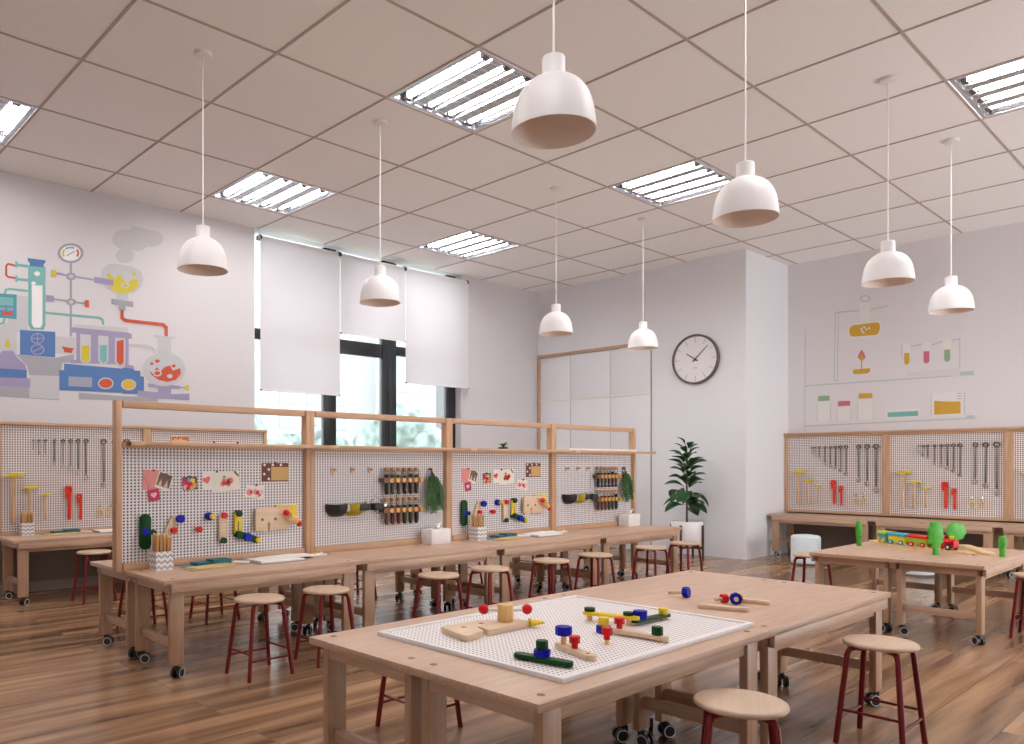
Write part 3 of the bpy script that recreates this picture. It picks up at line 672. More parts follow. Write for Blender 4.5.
('painted_round_flask','red',[(1.679,2.413),(1.679,2.41),(1.677,2.406),(1.673,2.403),(1.669,2.4),(1.664,2.398),(1.659,2.397),(1.653,2.397),(1.648,2.398),(1.644,2.4),(1.641,2.403),(1.639,2.406),(1.638,2.41),(1.639,2.414),(1.641,2.417),(1.644,2.42),(1.648,2.423),(1.653,2.425),(1.659,2.426),(1.664,2.426),(1.669,2.425),(1.673,2.423),(1.677,2.42),(1.679,2.417)]),
('painted_round_flask','red',[(1.941,2.41),(1.94,2.405),(1.938,2.401),(1.934,2.397),(1.929,2.393),(1.923,2.391),(1.917,2.39),(1.91,2.39),(1.905,2.391),(1.9,2.394),(1.896,2.397),(1.893,2.401),(1.892,2.405),(1.893,2.41),(1.896,2.414),(1.9,2.418),(1.905,2.422),(1.91,2.424),(1.917,2.425),(1.923,2.425),(1.929,2.424),(1.934,2.421),(1.938,2.418),(1.94,2.414)]),
('painted_round_flask','flask',[(1.775,2.315),(1.773,2.305),(1.768,2.296),(1.76,2.287),(1.749,2.281),(1.737,2.276),(1.724,2.274),(1.711,2.274),(1.699,2.277),(1.688,2.282),(1.68,2.289),(1.675,2.298),(1.673,2.307),(1.675,2.317),(1.68,2.326),(1.688,2.335),(1.699,2.341),(1.711,2.346),(1.724,2.348),(1.737,2.348),(1.749,2.345),(1.76,2.34),(1.768,2.333),(1.773,2.325)]),
('painted_round_flask','red',[(1.757,2.314),(1.755,2.308),(1.752,2.302),(1.747,2.297),(1.74,2.292),(1.732,2.29),(1.724,2.288),(1.715,2.288),(1.707,2.29),(1.701,2.293),(1.696,2.297),(1.692,2.303),(1.691,2.309),(1.692,2.315),(1.696,2.32),(1.701,2.325),(1.707,2.33),(1.715,2.333),(1.724,2.334),(1.732,2.334),(1.74,2.332),(1.747,2.329),(1.752,2.325),(1.755,2.319)]),
('painted_round_flask','flask',[(1.905,2.29),(1.903,2.284),(1.9,2.278),(1.895,2.273),(1.888,2.269),(1.88,2.266),(1.871,2.264),(1.862,2.265),(1.854,2.266),(1.847,2.27),(1.842,2.274),(1.839,2.279),(1.838,2.285),(1.839,2.291),(1.842,2.297),(1.847,2.302),(1.854,2.306),(1.862,2.309),(1.871,2.311),(1.88,2.311),(1.888,2.309),(1.895,2.306),(1.9,2.301),(1.903,2.296)]),
('painted_round_flask','pgrey',[(1.996,2.161),(2.065,2.162),(2.066,2.177),(1.997,2.176)]),
('painted_round_flask','yellow',[(2.056,2.196),(2.103,2.208),(2.103,2.14),(2.056,2.146)]),
]
MURAL_R=[
('painted_shelf','mint',[(1.108,3.23),(1.099,1.758),(1.11,1.757),(1.119,3.229)]),
('painted_shelf','mint',[(1.105,2.403),(3.127,2.397),(3.126,2.412),(1.104,2.42)]),
('painted_shelf','mint',[(1.105,1.825),(3.148,1.853),(3.147,1.869),(1.104,1.843)]),
('painted_shelf','mint',[(2.977,2.451),(3.116,2.449),(3.116,2.403),(2.977,2.402)]),
('painted_shelf','mint',[(3.042,1.897),(3.123,1.898),(3.123,1.862),(3.042,1.858)]),
('painted_flask_stand','mint',[(1.512,3.413),(1.496,2.449),(1.544,2.444),(1.56,3.405)]),
('painted_flask_stand','pale',[(1.524,3.4),(1.508,2.462),(1.532,2.459),(1.548,3.396)]),
('painted_flask_stand','mint',[(1.518,3.397),(1.821,3.381),(1.82,3.398),(1.516,3.415)]),
('painted_flask_stand','mint',[(1.959,3.374),(2.166,3.392),(2.164,3.406),(1.956,3.388)]),
('painted_flask','mint',[(1.957,3.531),(1.955,3.519),(1.949,3.508),(1.939,3.5),(1.926,3.495),(1.911,3.492),(1.894,3.493),(1.878,3.497),(1.862,3.505),(1.849,3.514),(1.839,3.526),(1.833,3.538),(1.831,3.551),(1.833,3.563),(1.839,3.573),(1.849,3.582),(1.862,3.587),(1.878,3.589),(1.894,3.588),(1.911,3.584),(1.926,3.577),(1.939,3.567),(1.949,3.556),(1.955,3.543)]),
('painted_flask','pale',[(1.94,3.533),(1.938,3.526),(1.934,3.519),(1.926,3.514),(1.917,3.511),(1.906,3.509),(1.894,3.51),(1.882,3.513),(1.871,3.518),(1.862,3.524),(1.855,3.532),(1.85,3.54),(1.848,3.548),(1.85,3.556),(1.855,3.562),(1.862,3.568),(1.871,3.571),(1.882,3.572),(1.894,3.571),(1.906,3.568),(1.917,3.564),(1.926,3.557),(1.934,3.55),(1.938,3.542)]),
('painted_flask','pale',[(1.825,3.496),(1.952,3.487),(1.952,3.204),(1.825,3.207)]),
('painted_flask','pwhite',[(1.675,3.142),(1.689,3.197),(1.728,3.22),(2.052,3.223),(2.087,3.18),(2.094,3.115),(2.077,3.03),(2.04,2.998),(1.722,3.009),(1.681,3.056)]),
('painted_flask','orange',[(1.694,3.14),(1.707,3.18),(1.743,3.198),(2.047,3.199),(2.072,3.171),(2.072,3.105),(2.057,3.051),(2.027,3.03),(1.728,3.042),(1.699,3.08)]),
('painted_flask','pwhite',[(1.861,3.132),(1.858,3.124),(1.851,3.12),(1.841,3.121),(1.833,3.127),(1.831,3.136),(1.833,3.144),(1.841,3.148),(1.851,3.147),(1.858,3.141)]),
('painted_flask','pwhite',[(1.887,3.079),(1.884,3.071),(1.876,3.067),(1.867,3.068),(1.859,3.074),(1.856,3.082),(1.859,3.09),(1.867,3.094),(1.876,3.093),(1.884,3.087)]),
('painted_flask','pwhite',[(1.922,3.119),(1.919,3.111),(1.912,3.107),(1.902,3.108),(1.895,3.114),(1.892,3.123),(1.895,3.13),(1.902,3.134),(1.912,3.133),(1.919,3.127)]),
('painted_flask','pwhite',[(1.871,3.103),(1.868,3.095),(1.861,3.091),(1.851,3.092),(1.844,3.098),(1.841,3.107),(1.844,3.115),(1.851,3.119),(1.861,3.117),(1.868,3.111)]),
('painted_flask','pwhite',[(1.957,3.131),(1.954,3.123),(1.947,3.119),(1.938,3.12),(1.93,3.126),(1.927,3.135),(1.93,3.142),(1.938,3.146),(1.947,3.145),(1.954,3.139)]),
('painted_flask','pwhite',[(1.897,3.15),(1.894,3.142),(1.886,3.138),(1.877,3.139),(1.869,3.145),(1.866,3.154),(1.869,3.162),(1.877,3.166),(1.886,3.164),(1.894,3.158)]),
('painted_lamp','rose',[(1.851,2.854),(1.882,2.8),(1.899,2.742),(1.851,2.691),(1.802,2.752),(1.82,2.806)]),
('painted_lamp','orange',[(1.851,2.809),(1.879,2.739),(1.851,2.694),(1.823,2.744)]),
('painted_lamp','pwhite',[(1.722,2.599),(1.977,2.601),(1.977,2.534),(1.94,2.502),(1.738,2.508)]),
('painted_lamp','orange',[(1.842,2.7),(1.842,2.588),(1.855,2.587),(1.855,2.699)]),
('painted_lamp','orange',[(1.74,2.589),(1.955,2.589),(1.952,2.542),(1.922,2.52),(1.764,2.522),(1.74,2.541)]),
('painted_tubes','pgrey2',[(2.379,2.485),(2.973,2.503),(2.973,2.4),(2.379,2.44)]),
('painted_tubes','mint',[(2.327,2.877),(2.327,2.693),(2.336,2.692),(2.336,2.876)]),
('painted_tubes','mint',[(2.439,2.821),(2.566,2.833),(2.564,2.849),(2.436,2.837)]),
('painted_tubes','mint',[(2.67,2.813),(2.793,2.846),(2.789,2.862),(2.666,2.829)]),
('painted_tubes','mint',[(2.891,2.849),(2.968,2.856),(2.978,2.871),(2.889,2.862)]),
('painted_tubes','mint',[(2.968,2.856),(2.968,2.503),(2.978,2.502),(2.978,2.871)]),
('painted_tubes','pwhite',[(2.35,2.874),(2.43,2.87),(2.43,2.618),(2.39,2.584),(2.35,2.62)]),
('painted_tubes','orange',[(2.36,2.749),(2.421,2.745),(2.421,2.619),(2.405,2.596),(2.376,2.596),(2.36,2.622)]),
('painted_tubes','pwhite',[(2.57,2.864),(2.654,2.86),(2.654,2.612),(2.612,2.579),(2.57,2.615)]),
('painted_tubes','rose',[(2.579,2.749),(2.645,2.745),(2.645,2.612),(2.626,2.591),(2.598,2.591),(2.579,2.616)]),
('painted_tubes','pwhite',[(2.798,2.879),(2.879,2.875),(2.879,2.61),(2.839,2.578),(2.798,2.613)]),
('painted_tubes','leaf',[(2.807,2.745),(2.871,2.741),(2.871,2.611),(2.852,2.589),(2.825,2.589),(2.807,2.615)]),
('painted_jars','pwhite',[(1.275,2.14),(1.297,2.173),(1.431,2.171),(1.453,2.135),(1.453,1.893),(1.275,1.892)]),
('painted_jars','leaf',[(1.289,2.255),(1.439,2.251),(1.442,2.182),(1.286,2.183)]),
('painted_jars','mint',[(1.271,2.14),(1.271,1.892),(1.279,1.892),(1.279,2.139)]),
('painted_jars','mint',[(1.448,2.135),(1.448,1.893),(1.457,1.893),(1.457,2.135)]),
('painted_jars','pwhite',[(1.538,2.053),(1.56,2.086),(1.696,2.084),(1.717,2.049),(1.717,1.896),(1.538,1.895)]),
('painted_jars','rose',[(1.552,2.166),(1.704,2.163),(1.707,2.095),(1.549,2.095)]),
('painted_jars','mint',[(1.534,2.053),(1.534,1.896),(1.542,1.895),(1.542,2.053)]),
('painted_jars','mint',[(1.713,2.049),(1.713,1.897),(1.721,1.896),(1.721,2.049)]),
('painted_jars','pwhite',[(1.802,2.143),(1.823,2.175),(1.972,2.171),(1.992,2.137),(1.992,1.896),(1.802,1.896)]),
('painted_jars','orange',[(1.815,2.254),(1.98,2.249),(1.982,2.182),(1.813,2.184)]),
('painted_jars','mint',[(1.799,2.143),(1.799,1.896),(1.806,1.895),(1.806,2.143)]),
('painted_jars','mint',[(1.989,2.137),(1.989,1.896),(1.996,1.896),(1.996,2.137)]),
('painted_dish','pwhite',[(2.141,2.005),(2.535,2.011),(2.535,1.894),(2.15,1.889)]),
('painted_dish','aqua',[(2.165,1.979),(2.519,1.982),(2.519,1.916),(2.165,1.916)]),
('painted_beaker','pwhite',[(2.659,2.189),(3.02,2.198),(3.02,1.903),(2.672,1.887)]),
('painted_beaker','mint',[(2.664,2.196),(2.664,1.898),(2.671,1.898),(2.671,2.196)]),
('painted_beaker','mint',[(3.015,2.198),(3.015,1.903),(3.026,1.902),(3.026,2.198)]),
('painted_beaker','orange',[(2.699,2.102),(2.846,2.08),(2.982,2.077),(2.982,1.925),(2.699,1.923)]),
('painted_beaker','pgrey',[(2.943,2.174),(2.995,2.173),(2.994,2.18),(2.943,2.181)]),
('painted_beaker','pgrey',[(2.943,2.14),(2.995,2.139),(2.994,2.147),(2.943,2.148)]),
('painted_beaker','pgrey',[(2.943,2.107),(2.995,2.106),(2.994,2.114),(2.943,2.114)]),
]# ------------------------------------------------------------------ ceiling lights
def make_fixture():
    t = thing('ceiling_light', 'x', 'ceiling light', (0, 0, ZC), 0, 'four tube ceiling lights')
    b = MB()
    b.use('alu')
    e = .485
    b.box(-e, e, -e, -e + .03, -.004, .10); b.box(-e, e, e - .03, e, -.004, .10)
    b.box(-e, -e + .03, -e, e, -.004, .10); b.box(e - .03, e, -e, e, -.004, .10)
    b.box(-e, e, -e, e, .10, .105)
    b.build('frame', None, t, smooth=False)
    for k in range(4):
        x = -.345 + k * .23
        b = MB()
        prof = [(-.10, 0), (-.085, .035), (-.055, .07), (0, .085), (.055, .07), (.085, .035), (.10, 0)]
        A = [(x + p, -.43, z) for p, z in prof]; B2 = [(x + p, .43, z) for p, z in prof]
        for i in range(6): b.poly([A[i], B2[i], B2[i + 1], A[i + 1]])
        b.build('reflector', 'reflector', t, angle=50)
        b = MB(); b.cyl((x, -.40, .035), (x, .40, .035), .026, seg=12)
        b.build('tube', 'tube_light', t)
        for s in (-1, 1):
            b = MB(); b.box(x - .03, x + .03, s * .415 - .018, s * .415 + .018, .0, .07)
            b.build('tube_holder', 'steel_dark', t, smooth=False)
        if k < 3:
            b = MB(); b.box(x + .062, x + .168, -.44, .44, .002, .012)
            for q in range(9): b.box(x + .058, x + .172, -.40 + q * .1 - .003, -.40 + q * .1 + .003, -.003, .018)
            b.build('louver', 'alu', t, smooth=False)
    return t
fx = [(2.5, -1.5, 'largest four tube ceiling light, behind the nearest pendant lamp'),
      (2.5, 1.5, 'four tube ceiling light above the lowest roller blind'),
      (5.5, 1.5, 'smallest farthest four tube ceiling light, right of the roller blinds'),
      (5.5, -1.5, 'four tube ceiling light behind the second nearest pendant lamp'),
      (5.5, -4.5, 'four tube ceiling light cut off by the right edge'),
      (-.5, 1.5, 'four tube ceiling light cut off by the left edge'),
      (2.5, -4.5, 'four tube ceiling light over the front tables, above the picture'),  # this and the next two: unseen repeats of the grid, added for light
      (-.5, -1.5, 'four tube ceiling light above the upper left picture edge'),
      (-.5, -4.5, 'four tube ceiling light nearest the camera, above the picture')]
f0 = make_fixture()
for k, (x, y, lab) in enumerate(fx):
    o = f0 if k == 0 else dup(f0, (x, y, ZC))
    o.location = (x, y, ZC); o['label'] = lab

# ------------------------------------------------------------------ pendant lamps
def make_pendant():
    t = thing('pendant_lamp', 'x', 'pendant lamp', (0, 0, 2.655), 0, 'white dome pendant lamps')
    outer = [(.182, 0), (.182, .006), (.179, .035), (.173, .08), (.164, .118), (.151, .150), (.134, .176), (.1165, .194), (.113, .1945), (.100, .206), (.080, .217), (.060, .224), (.052, .228), (.050, .234), (.0495, .305), (.047, .309)]
    b = MB()
    inner = [(.048, .215), (.09, .200), (.125, .172), (.145, .142), (.158, .110), (.167, .075), (.173, .035), (.1765, 0.0)]
    outer = [(r * .955, z) for r, z in outer]; inner = [(r * .955, z) for r, z in inner]
    b.use('lamp_white'); b.lathe(outer, 40, cap0=False, cap1=True)
    b.use('lamp_inside'); b.lathe(list(reversed(inner)), 40, cap0=False, cap1=True)
    b.use('lamp_white'); b.lathe([(.1765 * .955, 0), (.182 * .955, 0)], 40, cap0=False, cap1=False)
    b.build('shade', None, t, angle=28, recalc=False)
    b = MB(); b.ball((0, 0, .135), .030, 12, 8); b.cyl((0, 0, .16), (0, 0, .215), .018, seg=12); b.build('bulb', 'lamp_white', t)
    b = MB(); b.cyl((0, 0, .309), (0, 0, ZC - 2.655 - .02), .0045, seg=8); b.build('cord', 'cord_white', t)
    b = MB(); b.lathe([(.012, -.03), (.055, -.022), (.062, -.012), (.062, 0)], 24, (0, 0, ZC - 2.655)); b.build('canopy', 'lamp_white', t)
    return t
pl = [(.64, -3.718, 'largest and nearest white pendant lamp, hanging at the top centre'),
      (2.345, -3.716, 'white pendant lamp second nearest, right of the ceiling centre'),
      (4.647, -3.72, 'white pendant lamp over the train table, left of its twin'),
      (6.306, -3.715, 'white pendant lamp nearest the right wall with painted shelf'),
      (.608, -.654, 'white pendant lamp beside the laboratory mural'),
      (2.244, -.622, 'white pendant lamp in front of the roller blinds'),
      (4.626, -.623, 'white pendant lamp in front of the corner beside the window'),
      (6.209, -.668, 'smallest farthest white pendant lamp near the wall clock')]
p0 = make_pendant()
for k, (x, y, lab) in enumerate(pl):
    o = p0 if k == 0 else dup(p0, (x, y, 2.655))
    o.location = (x, y, 2.655); o['label'] = lab

# ------------------------------------------------------------------ tables
def caster(parent, x, y, ang):
    b = MB(); m = TR(x, y, 0) @ RZ(ang)
    b.use('black_rubber')
    b.cyl((0, 0, .055), (0, 0, .082), .012, seg=10)
    b.hull8([(-.012, -.012, .05), (.03, -.012, .045), (.03, .012, .045), (-.012, .012, .05), (-.012, -.012, .076), (.022, -.012, .07), (.022, .012, .07), (-.012, .012, .076)])
    for s in (-1, 1):
        b.use('black_rubber'); b.cyl((.018, s * .011, .032), (.018, s * .030, .032), .032, seg=20)
        b.use('wheel_white'); b.ring_loft([[(.018 + r * cos(a), s * y_, .032 + r * sin(a)) for a in [2 * pi * q / 20 for q in range(20)]] for r, y_ in ((.0295, .0302), (.0295, .0315), (.0245, .0315), (.0245, .0302))], False, False)
        b.use('black_rubber'); b.cyl((.018, s * .030, .032), (.018, s * .0315, .032), .010, seg=10)
    b.xf(m)
    return b.build('caster', None, parent, angle=40)

def make_table(label, L=1.475, W=.585, H=.60, fascia=True, plugs=False, spin=0):
    r = random.Random(spin)
    t = thing('work_table', label, 'table', (0, 0, 0))
    hx, hy = L / 2, W / 2
    b = MB(); b.box(-hx, hx, -hy, hy, H - .028, H, .0025)
    b.build('tabletop', 'beech_long', t)
    lx = hx - .05 - .045
    zf = H - .028 - (.052 if fascia else 0)
    for s in (-1, 1):
        if fascia:
            b = MB(); b.box(-hx + .05, hx - .05, s * hy - .012, s * hy + .012, zf, H - .0285, .0015) if False else b.box(-hx + .05, hx - .05, min(s * hy, s * (hy - .022)), max(s * hy, s * (hy - .022)), zf, H - .0282, .0015)
            b.build('fascia', 'beech_long', t)
        yi = hy - .038
        b = MB(); y0, y1 = sorted((s * yi, s * (yi - .02))); b.box(-lx - .03, lx + .03, y0, y1, zf - .035 if fascia else H - .085, H - .0285, .001)
        b.build('apron', 'beech_long', t)
        x0, x1 = sorted((s * (hx - .055), s * (hx - .075)))
        b = MB(); b.box(x0, x1, -hy + .05, hy - .05, H - .085, H - .0285, .001)
        b.build('end_apron', 'beech_across', t)
    for sx in (-1, 1):
        for sy in (-1, 1):
            y0, y1 = sorted((sy * (hy - .027), sy * (hy - .062)))
            b = MB(); b.box(sx * lx - .045, sx * lx + .045, y0, y1, .08, zf if fascia else H - .0285, .003)
            lg = b.build('leg', 'beech_upright', t)
            caster(lg, sx * lx, sy * (hy - .045), math.atan2(-sy, -sx * .6) + r.uniform(-.7, .7))
        b = MB(); b.box(sx * lx - .012, sx * lx + .012, -hy + .045, hy - .045, .178, .232, .002)
        b.build('stretcher', 'beech_across', t)
    for sx in (-1, 1):
        for sy in (-1, 1):
            b = MB(); b.lathe([(.013, .0), (.013, .0012)], 12, (sx * (hx - .08), sy * (hy - .058), H - .0004))
            b.build('plug', 'plug', t)
    return t
TX0, TP = .02, 1.475
t1 = make_table('x', spin=1)
YF, YBk = -1.0425, -.3925
names_f = ['nearest, holding a chevron pencil pot', 'second from the left, below a tissue box', 'third from the left, below a pencil pot', 'farthest right, below a white tissue box']
for k in range(4):
    o = t1 if k == 0 else dup(t1, (0, 0, 0))
    o.location = (TX0 + TP * (k + .5), YF, 0)
    o['label'] = 'beech work table in the long front row, ' + names_f[k]
    o['group'] = 'work tables along the pegboard divider'
for k in range(4):
    o = dup(t1, (TX0 + TP * (k + .5), YBk, 0), pi)
    o['label'] = 'beech work table behind the pegboard divider, ' + ORD[k] + ' from its left end'
    o['group'] = 'work tables along the pegboard divider'
t2 = make_table('x', fascia=False, L=1.49, spin=5)
for (x, y, src, lab) in ((.575, -4.0085, t2, 'front beech table under the white peg tray, nearest the camera'),
                         (.575, -3.424, t2, 'beech table carrying the rear half of the white peg tray'),
                         (2.055, -4.0085, t1, 'beech table right of the peg tray, beside the right round stool'),
                         (2.055, -3.424, t1, 'beech table behind, carrying the loose blue wooden bolt')):
    o = src if (src is t2 and y < -4) else dup(src, (0, 0, 0))
    o.location = (x, y, 0); o.rotation_euler = (0, 0, 0); o['label'] = lab; o['group'] = 'work tables pushed together in front'
t3 = make_table('x', H=.577, L=1.48, spin=9)
for k, (x, y, lab) in enumerate(((5.41, -4.02, 'beech table carrying the front half of the wooden railway'), (5.41, -3.434, 'beech table under the back of the train and the leftmost toy tree'))):
    o = t3 if k == 0 else dup(t3, (0, 0, 0))
    o.location = (x, y, 0); o['label'] = lab; o['group'] = 'work tables under the wooden railway'
o = dup(t1, (TX0 + .7375, 2.155, 0), 0, 'beech work table under the left wall pegboard with hammers'); o['group'] = 'work tables along the mural wall'
o = dup(t1, (TX0 + .7375 + TP, 2.155, 0), 0, 'beech work table half hidden behind the long pegboard divider'); o['group'] = 'work tables along the mural wall'
t4 = make_table('x', L=1.305, W=.56, H=.59, spin=13)
for k, (y, lab) in enumerate(((-1.545, 'beech wall table against the white column, behind the white drum pouf'), (-2.852, 'beech wall table in the middle, behind the toy train'), (-4.159, 'beech wall table cut off by the right edge'))):
    o = t4 if k == 0 else dup(t4, (0, 0, 0))
    o.location = (9.28, y, 0); o.rotation_euler = (0, 0, -pi / 2); o['label'] = lab; o['group'] = 'work tables along the right wall'

# ------------------------------------------------------------------ stools
def make_stool():
    t = thing('stool', 'x', 'stool', (0, 0, 0))
    b = MB(); b.lathe([(.140, .449), (.150, .451), (.154, .456), (.1545, .462), (.152, .468), (.146, .4715), (.11, .472)], 40)
    b.build('seat', 'seat_wood', t, angle=50)
    foot = []
    for sx in (-1, 1):
        for sy in (-1, 1):
            pts = [(sx * .05, sy * .05, .438), (sx * .082, sy * .082, .438), (sx * .098, sy * .097, .432), (sx * .106, sy * .104, .412), (sx * .150, sy * .138, .0)]
            b = MB(); b.tube(pts, .0128, 10); b.build('leg', 'dark_red', t, angle=50)
    def at(z): 
        k = (.412 - z) / .412
        return .106 + .044 * k, .104 + .034 * k
    for s in (-1, 1):
        x, y = at(.115); b = MB(); b.cyl((-x, s * y, .115), (x, s * y, .115), .0065, seg=8); b.build('stretcher', 'dark_red', t)
        x, y = at(.155); b = MB(); b.cyl((s * x, -y, .155), (s * x, y, .155), .0065, seg=8); b.build('stretcher', 'dark_red', t)
    return t
st0 = make_stool(); first = [True]
def stool(x, y, rz, lab, group):
    o = st0 if first[0] else dup(st0, (0, 0, 0)); first[0] = False
    o.location = (x, y, 0); o.rotation_euler = (0, 0, rz); o['label'] = lab; o['group'] = group
G1 = 'stools in front of the long work tables'
for k, x in enumerate((.55, 1.05, 2.07, 2.63, 3.40, 4.04, 4.98, 5.62)):
    stool(x, -1.525, rnd.uniform(-.05, .05), 'round stool with dark red legs, %s in the front row, counted from the left' % ORD[k], G1)
for k, x in enumerate((.53, 1.14, 2.05, 2.61, 3.45, 4.08, 4.98, 5.60)):
    stool(x, .205, rnd.uniform(-.05, .05), 'round stool behind the divider tables, %s from the left, mostly hidden' % ORD[k], 'stools behind the pegboard divider')
stool(.69, 1.73, .03, 'round stool at the mural wall table, left of the divider', 'stools at the mural wall')
stool(.72, -4.465, .5, 'round stool in front, nearest the camera, cut off at the bottom', 'stools around the front tables')
stool(2.09, -4.47, .0, 'round stool at the right of the front tables with all legs in view', 'stools around the front tables')
stool(.64, -2.89, 0, 'stool behind the front table, only its dark red legs showing below', 'stools around the front tables')
stool(5.38, -4.49, 0, 'stool cut off by the right edge beside the train table', 'stools at the train tables')
stool(5.50, -2.84, 0, 'stool behind the train table, in front of the white drum pouf', 'stools at the train tables')

# ------------------------------------------------------------------ drum poufs
def make_pouf():
    t = thing('pouf', 'x', 'pouf', (0, 0, 0), 0, 'white drum poufs')
    b = MB(); b.lathe([(.165, .022), (.172, .03), (.175, .06), (.175, .34), (.172, .358), (.150, .374), (.08, .384), (.0005, .386)], 40); b.build('cushion', 'pouf', t, angle=50)
    b = MB(); b.lathe([(.168, 0), (.172, .004), (.172, .022), (.16, .024)], 40); b.build('base', 'pouf_base', t)
    return t
o = make_pouf(); o.location = (8.5, -1.60, 0); o['label'] = 'white drum shaped pouf below the right wall table, beside the column'
dup(o, (8.45, -2.86, 0), None, 'white drum shaped pouf seen underneath the train table')
# ------------------------------------------------------------------ pegboard divider (four bays)
BP = 1.49; BX0 = -.042
divs = []
where = ['first bay, nearest the camera', 'second bay', 'third bay', 'fourth bay, farthest from the camera']
def make_bay():
    t = thing('pegboard_divider', 'x', 'pegboard', (0, -.72, .60), 0, 'bays of the long pegboard divider')
    for x0, nm in ((0, 0), (BP - .038, 1)):
        b = MB(); b.box(x0 + .0005, x0 + .0375, -.035, .035, 0, 1.10, .002); b.build('post', 'frame_upright', t)
    b = MB(); b.box(.05, BP - .05, -.03, .03, 1.055, 1.10, .002); b.build('top_rail', 'frame_long', t)
    b = MB(); b.box(.05, BP - .05, -.03, .03, 0.0, .048, .002); b.build('bottom_rail', 'frame_long', t)
    b = MB(); b.box(.05, BP - .05, -.004, .004, .048, .82); b.build('peg_panel', 'peg_white_xz', t, smooth=False)
    b = MB(); b.box(.05, BP - .05, -.02, .02, .795, .83, .001); b.build('cross_rail', 'frame_long', t)
    return t
bay0 = make_bay()
for k in range(4):
    o = bay0 if k == 0 else dup(bay0, (0, 0, 0))
    o.location = (BX0 + BP * k, -.72, .60)
    o['label'] = 'pegboard divider with wooden frame, ' + where[k]
SL = 1.545
for k in range(4):
    t = thing('shelf_board', 'long wooden shelf board on the divider, above the %s bay' % ORD[k], 'shelf', (.02 + SL * k, -.72, 1.409), 0, 'shelf boards along the divider')
    b = MB(); b.box(.0, SL - .002, -.125, -.0355, 0, .024, .002); b.build('board', 'frame_long', t)
    b = MB(); b.box(.0, .09, -.1265, -.06, -.001, .0245, .001); b.build('end_joint', 'rack_wood' if False else 'handle_wood', t)

# ------------------------------------------------------------------ wall tool panels
def tool_frame(name, label, n, pitch, group, hgt=1.10):
    t = thing(name, label, 'pegboard', (0, 0, .60), 0, group)
    for x0 in (0, pitch - .045):
        b = MB(); b.box(x0, x0 + .0448, -.03, .03, 0, hgt - .03, .002); b.build('post', 'frame_upright', t)
    b = MB(); b.box(-.0, pitch - .0005, -.035, .035, hgt - .03, hgt, .002); b.build('top_rail', 'frame_long', t)
    b = MB(); b.box(.045, pitch - .045, -.03, .03, 0, .03, .002); b.build('bottom_rail', 'frame_long', t)
    b = MB(); b.box(.045, pitch - .045, -.004, .004, .03, hgt - .03); b.build('peg_panel', 'peg_white_xz_back', t, smooth=False)
    return t
LFX, LPY = .02, 2.478
lf = tool_frame('tool_board', 'tool board on the mural wall with yellow hammers and wrenches', 0, 1.485, 'tool boards on the mural wall')
lf.location = (LFX, LPY, .60)
o = dup(lf, (LFX + 1.485, LPY, .60), None, 'tool board on the mural wall, mostly behind the divider, ending at the window')
RP = 1.31; RX0 = 9.62; RY0 = -.875
rf = tool_frame('tool_board', 'x', 0, RP, 'tool boards on the right wall')
rlab = ['tool board on the right wall beside the white column', 'tool board on the right wall behind the toy train', 'tool board on the right wall cut off by the right edge']
for k in range(3):
    o = rf if k == 0 else dup(rf, (0, 0, 0))
    o.location = (RX0, RY0 - RP * k, .605); o.rotation_euler = (0, 0, -pi / 2); o['label'] = rlab[k]
cap = MB(); cap.box(9.56, 9.70, RY0 - RP * 3, RY0, 1.706, 1.732, .002)
tag(cap.build('cap_board', 'frame_across'), 'long wooden cap board above the right wall tool boards', 'board')

# ------------------------------------------------------------------ tools (facing -Y in local space, hung at their top)
def wrench(L, rad):
    """hangs down from its ring: origin at the ring centre"""
    t = thing('wrench', 'x', 'wrench')
    w = rad * .36; th = .0045
    b = MB(); b.prism([(-w, -rad * .8), (w, -rad * .8), (w * .8, -L + rad * 1.2), (-w * .8, -L + rad * 1.2)], -th, th, 'XZ', .001); b.build('shank', 'steel', t)
    def ring(z, r, nm, mat):
        b = MB()
        n = 20; rings = []
        for k in range(n):
            a = 2 * pi * k / n; c, s_ = cos(a), sin(a)
            rings.append([(c * r, -th * 1.5, z + s_ * r), (c * r, th * 1.5, z + s_ * r), (c * r * .6, th * 1.5, z + s_ * r * .6), (c * r * .6, -th * 1.5, z + s_ * r * .6)])
        b.ring_loft(rings, closed=True); b.build(nm, mat, t)
    ring(0, rad, 'ring_head', 'steel_dark')
    ring(-L, rad * .92, 'ring_end', 'steel_bright')
    b = MB(); b.cyl((0, -.016, rad * .30), (0, .012, rad * .30), rad * .2, seg=8); b.build('peg', 'handle_wood', t)
    return t
def hammer(hw, L):
    t = thing('hammer', 'x', 'hammer')
    s = hw / .2
    b = MB(); b.prism([(-.10 * s, -.018 * s), (-.045 * s, .004 * s), (-.03 * s, .020 * s), (.09 * s, .022 * s), (.098 * s, .016 * s), (.098 * s, -.012 * s), (.09 * s, -.018 * s), (.035 * s, -.012 * s), (.022 * s, -.03 * s), (-.022 * s, -.03 * s), (-.035 * s, -.014 * s)], -.016 * s, .016 * s, 'XZ', .003)
    b.build('head', 'hammer_yellow', t)
    b = MB(); b.cyl((.0, .0, -.034 * s), (.0, .0475, -.034 * s), .005, seg=8); b.build('peg', 'steel_dark', t)
    b = MB(); b.tube([(0, 0, -.03 * s), (0, 0, -L * .35), (0, 0, -L * .6), (0, 0, -L * .98), (0, 0, -L)], .012, 12, radii=[.014 * s, .0135 * s, .0165 * s, .018 * s, .014 * s]); b.build('handle', 'handle_wood', t)
    return t
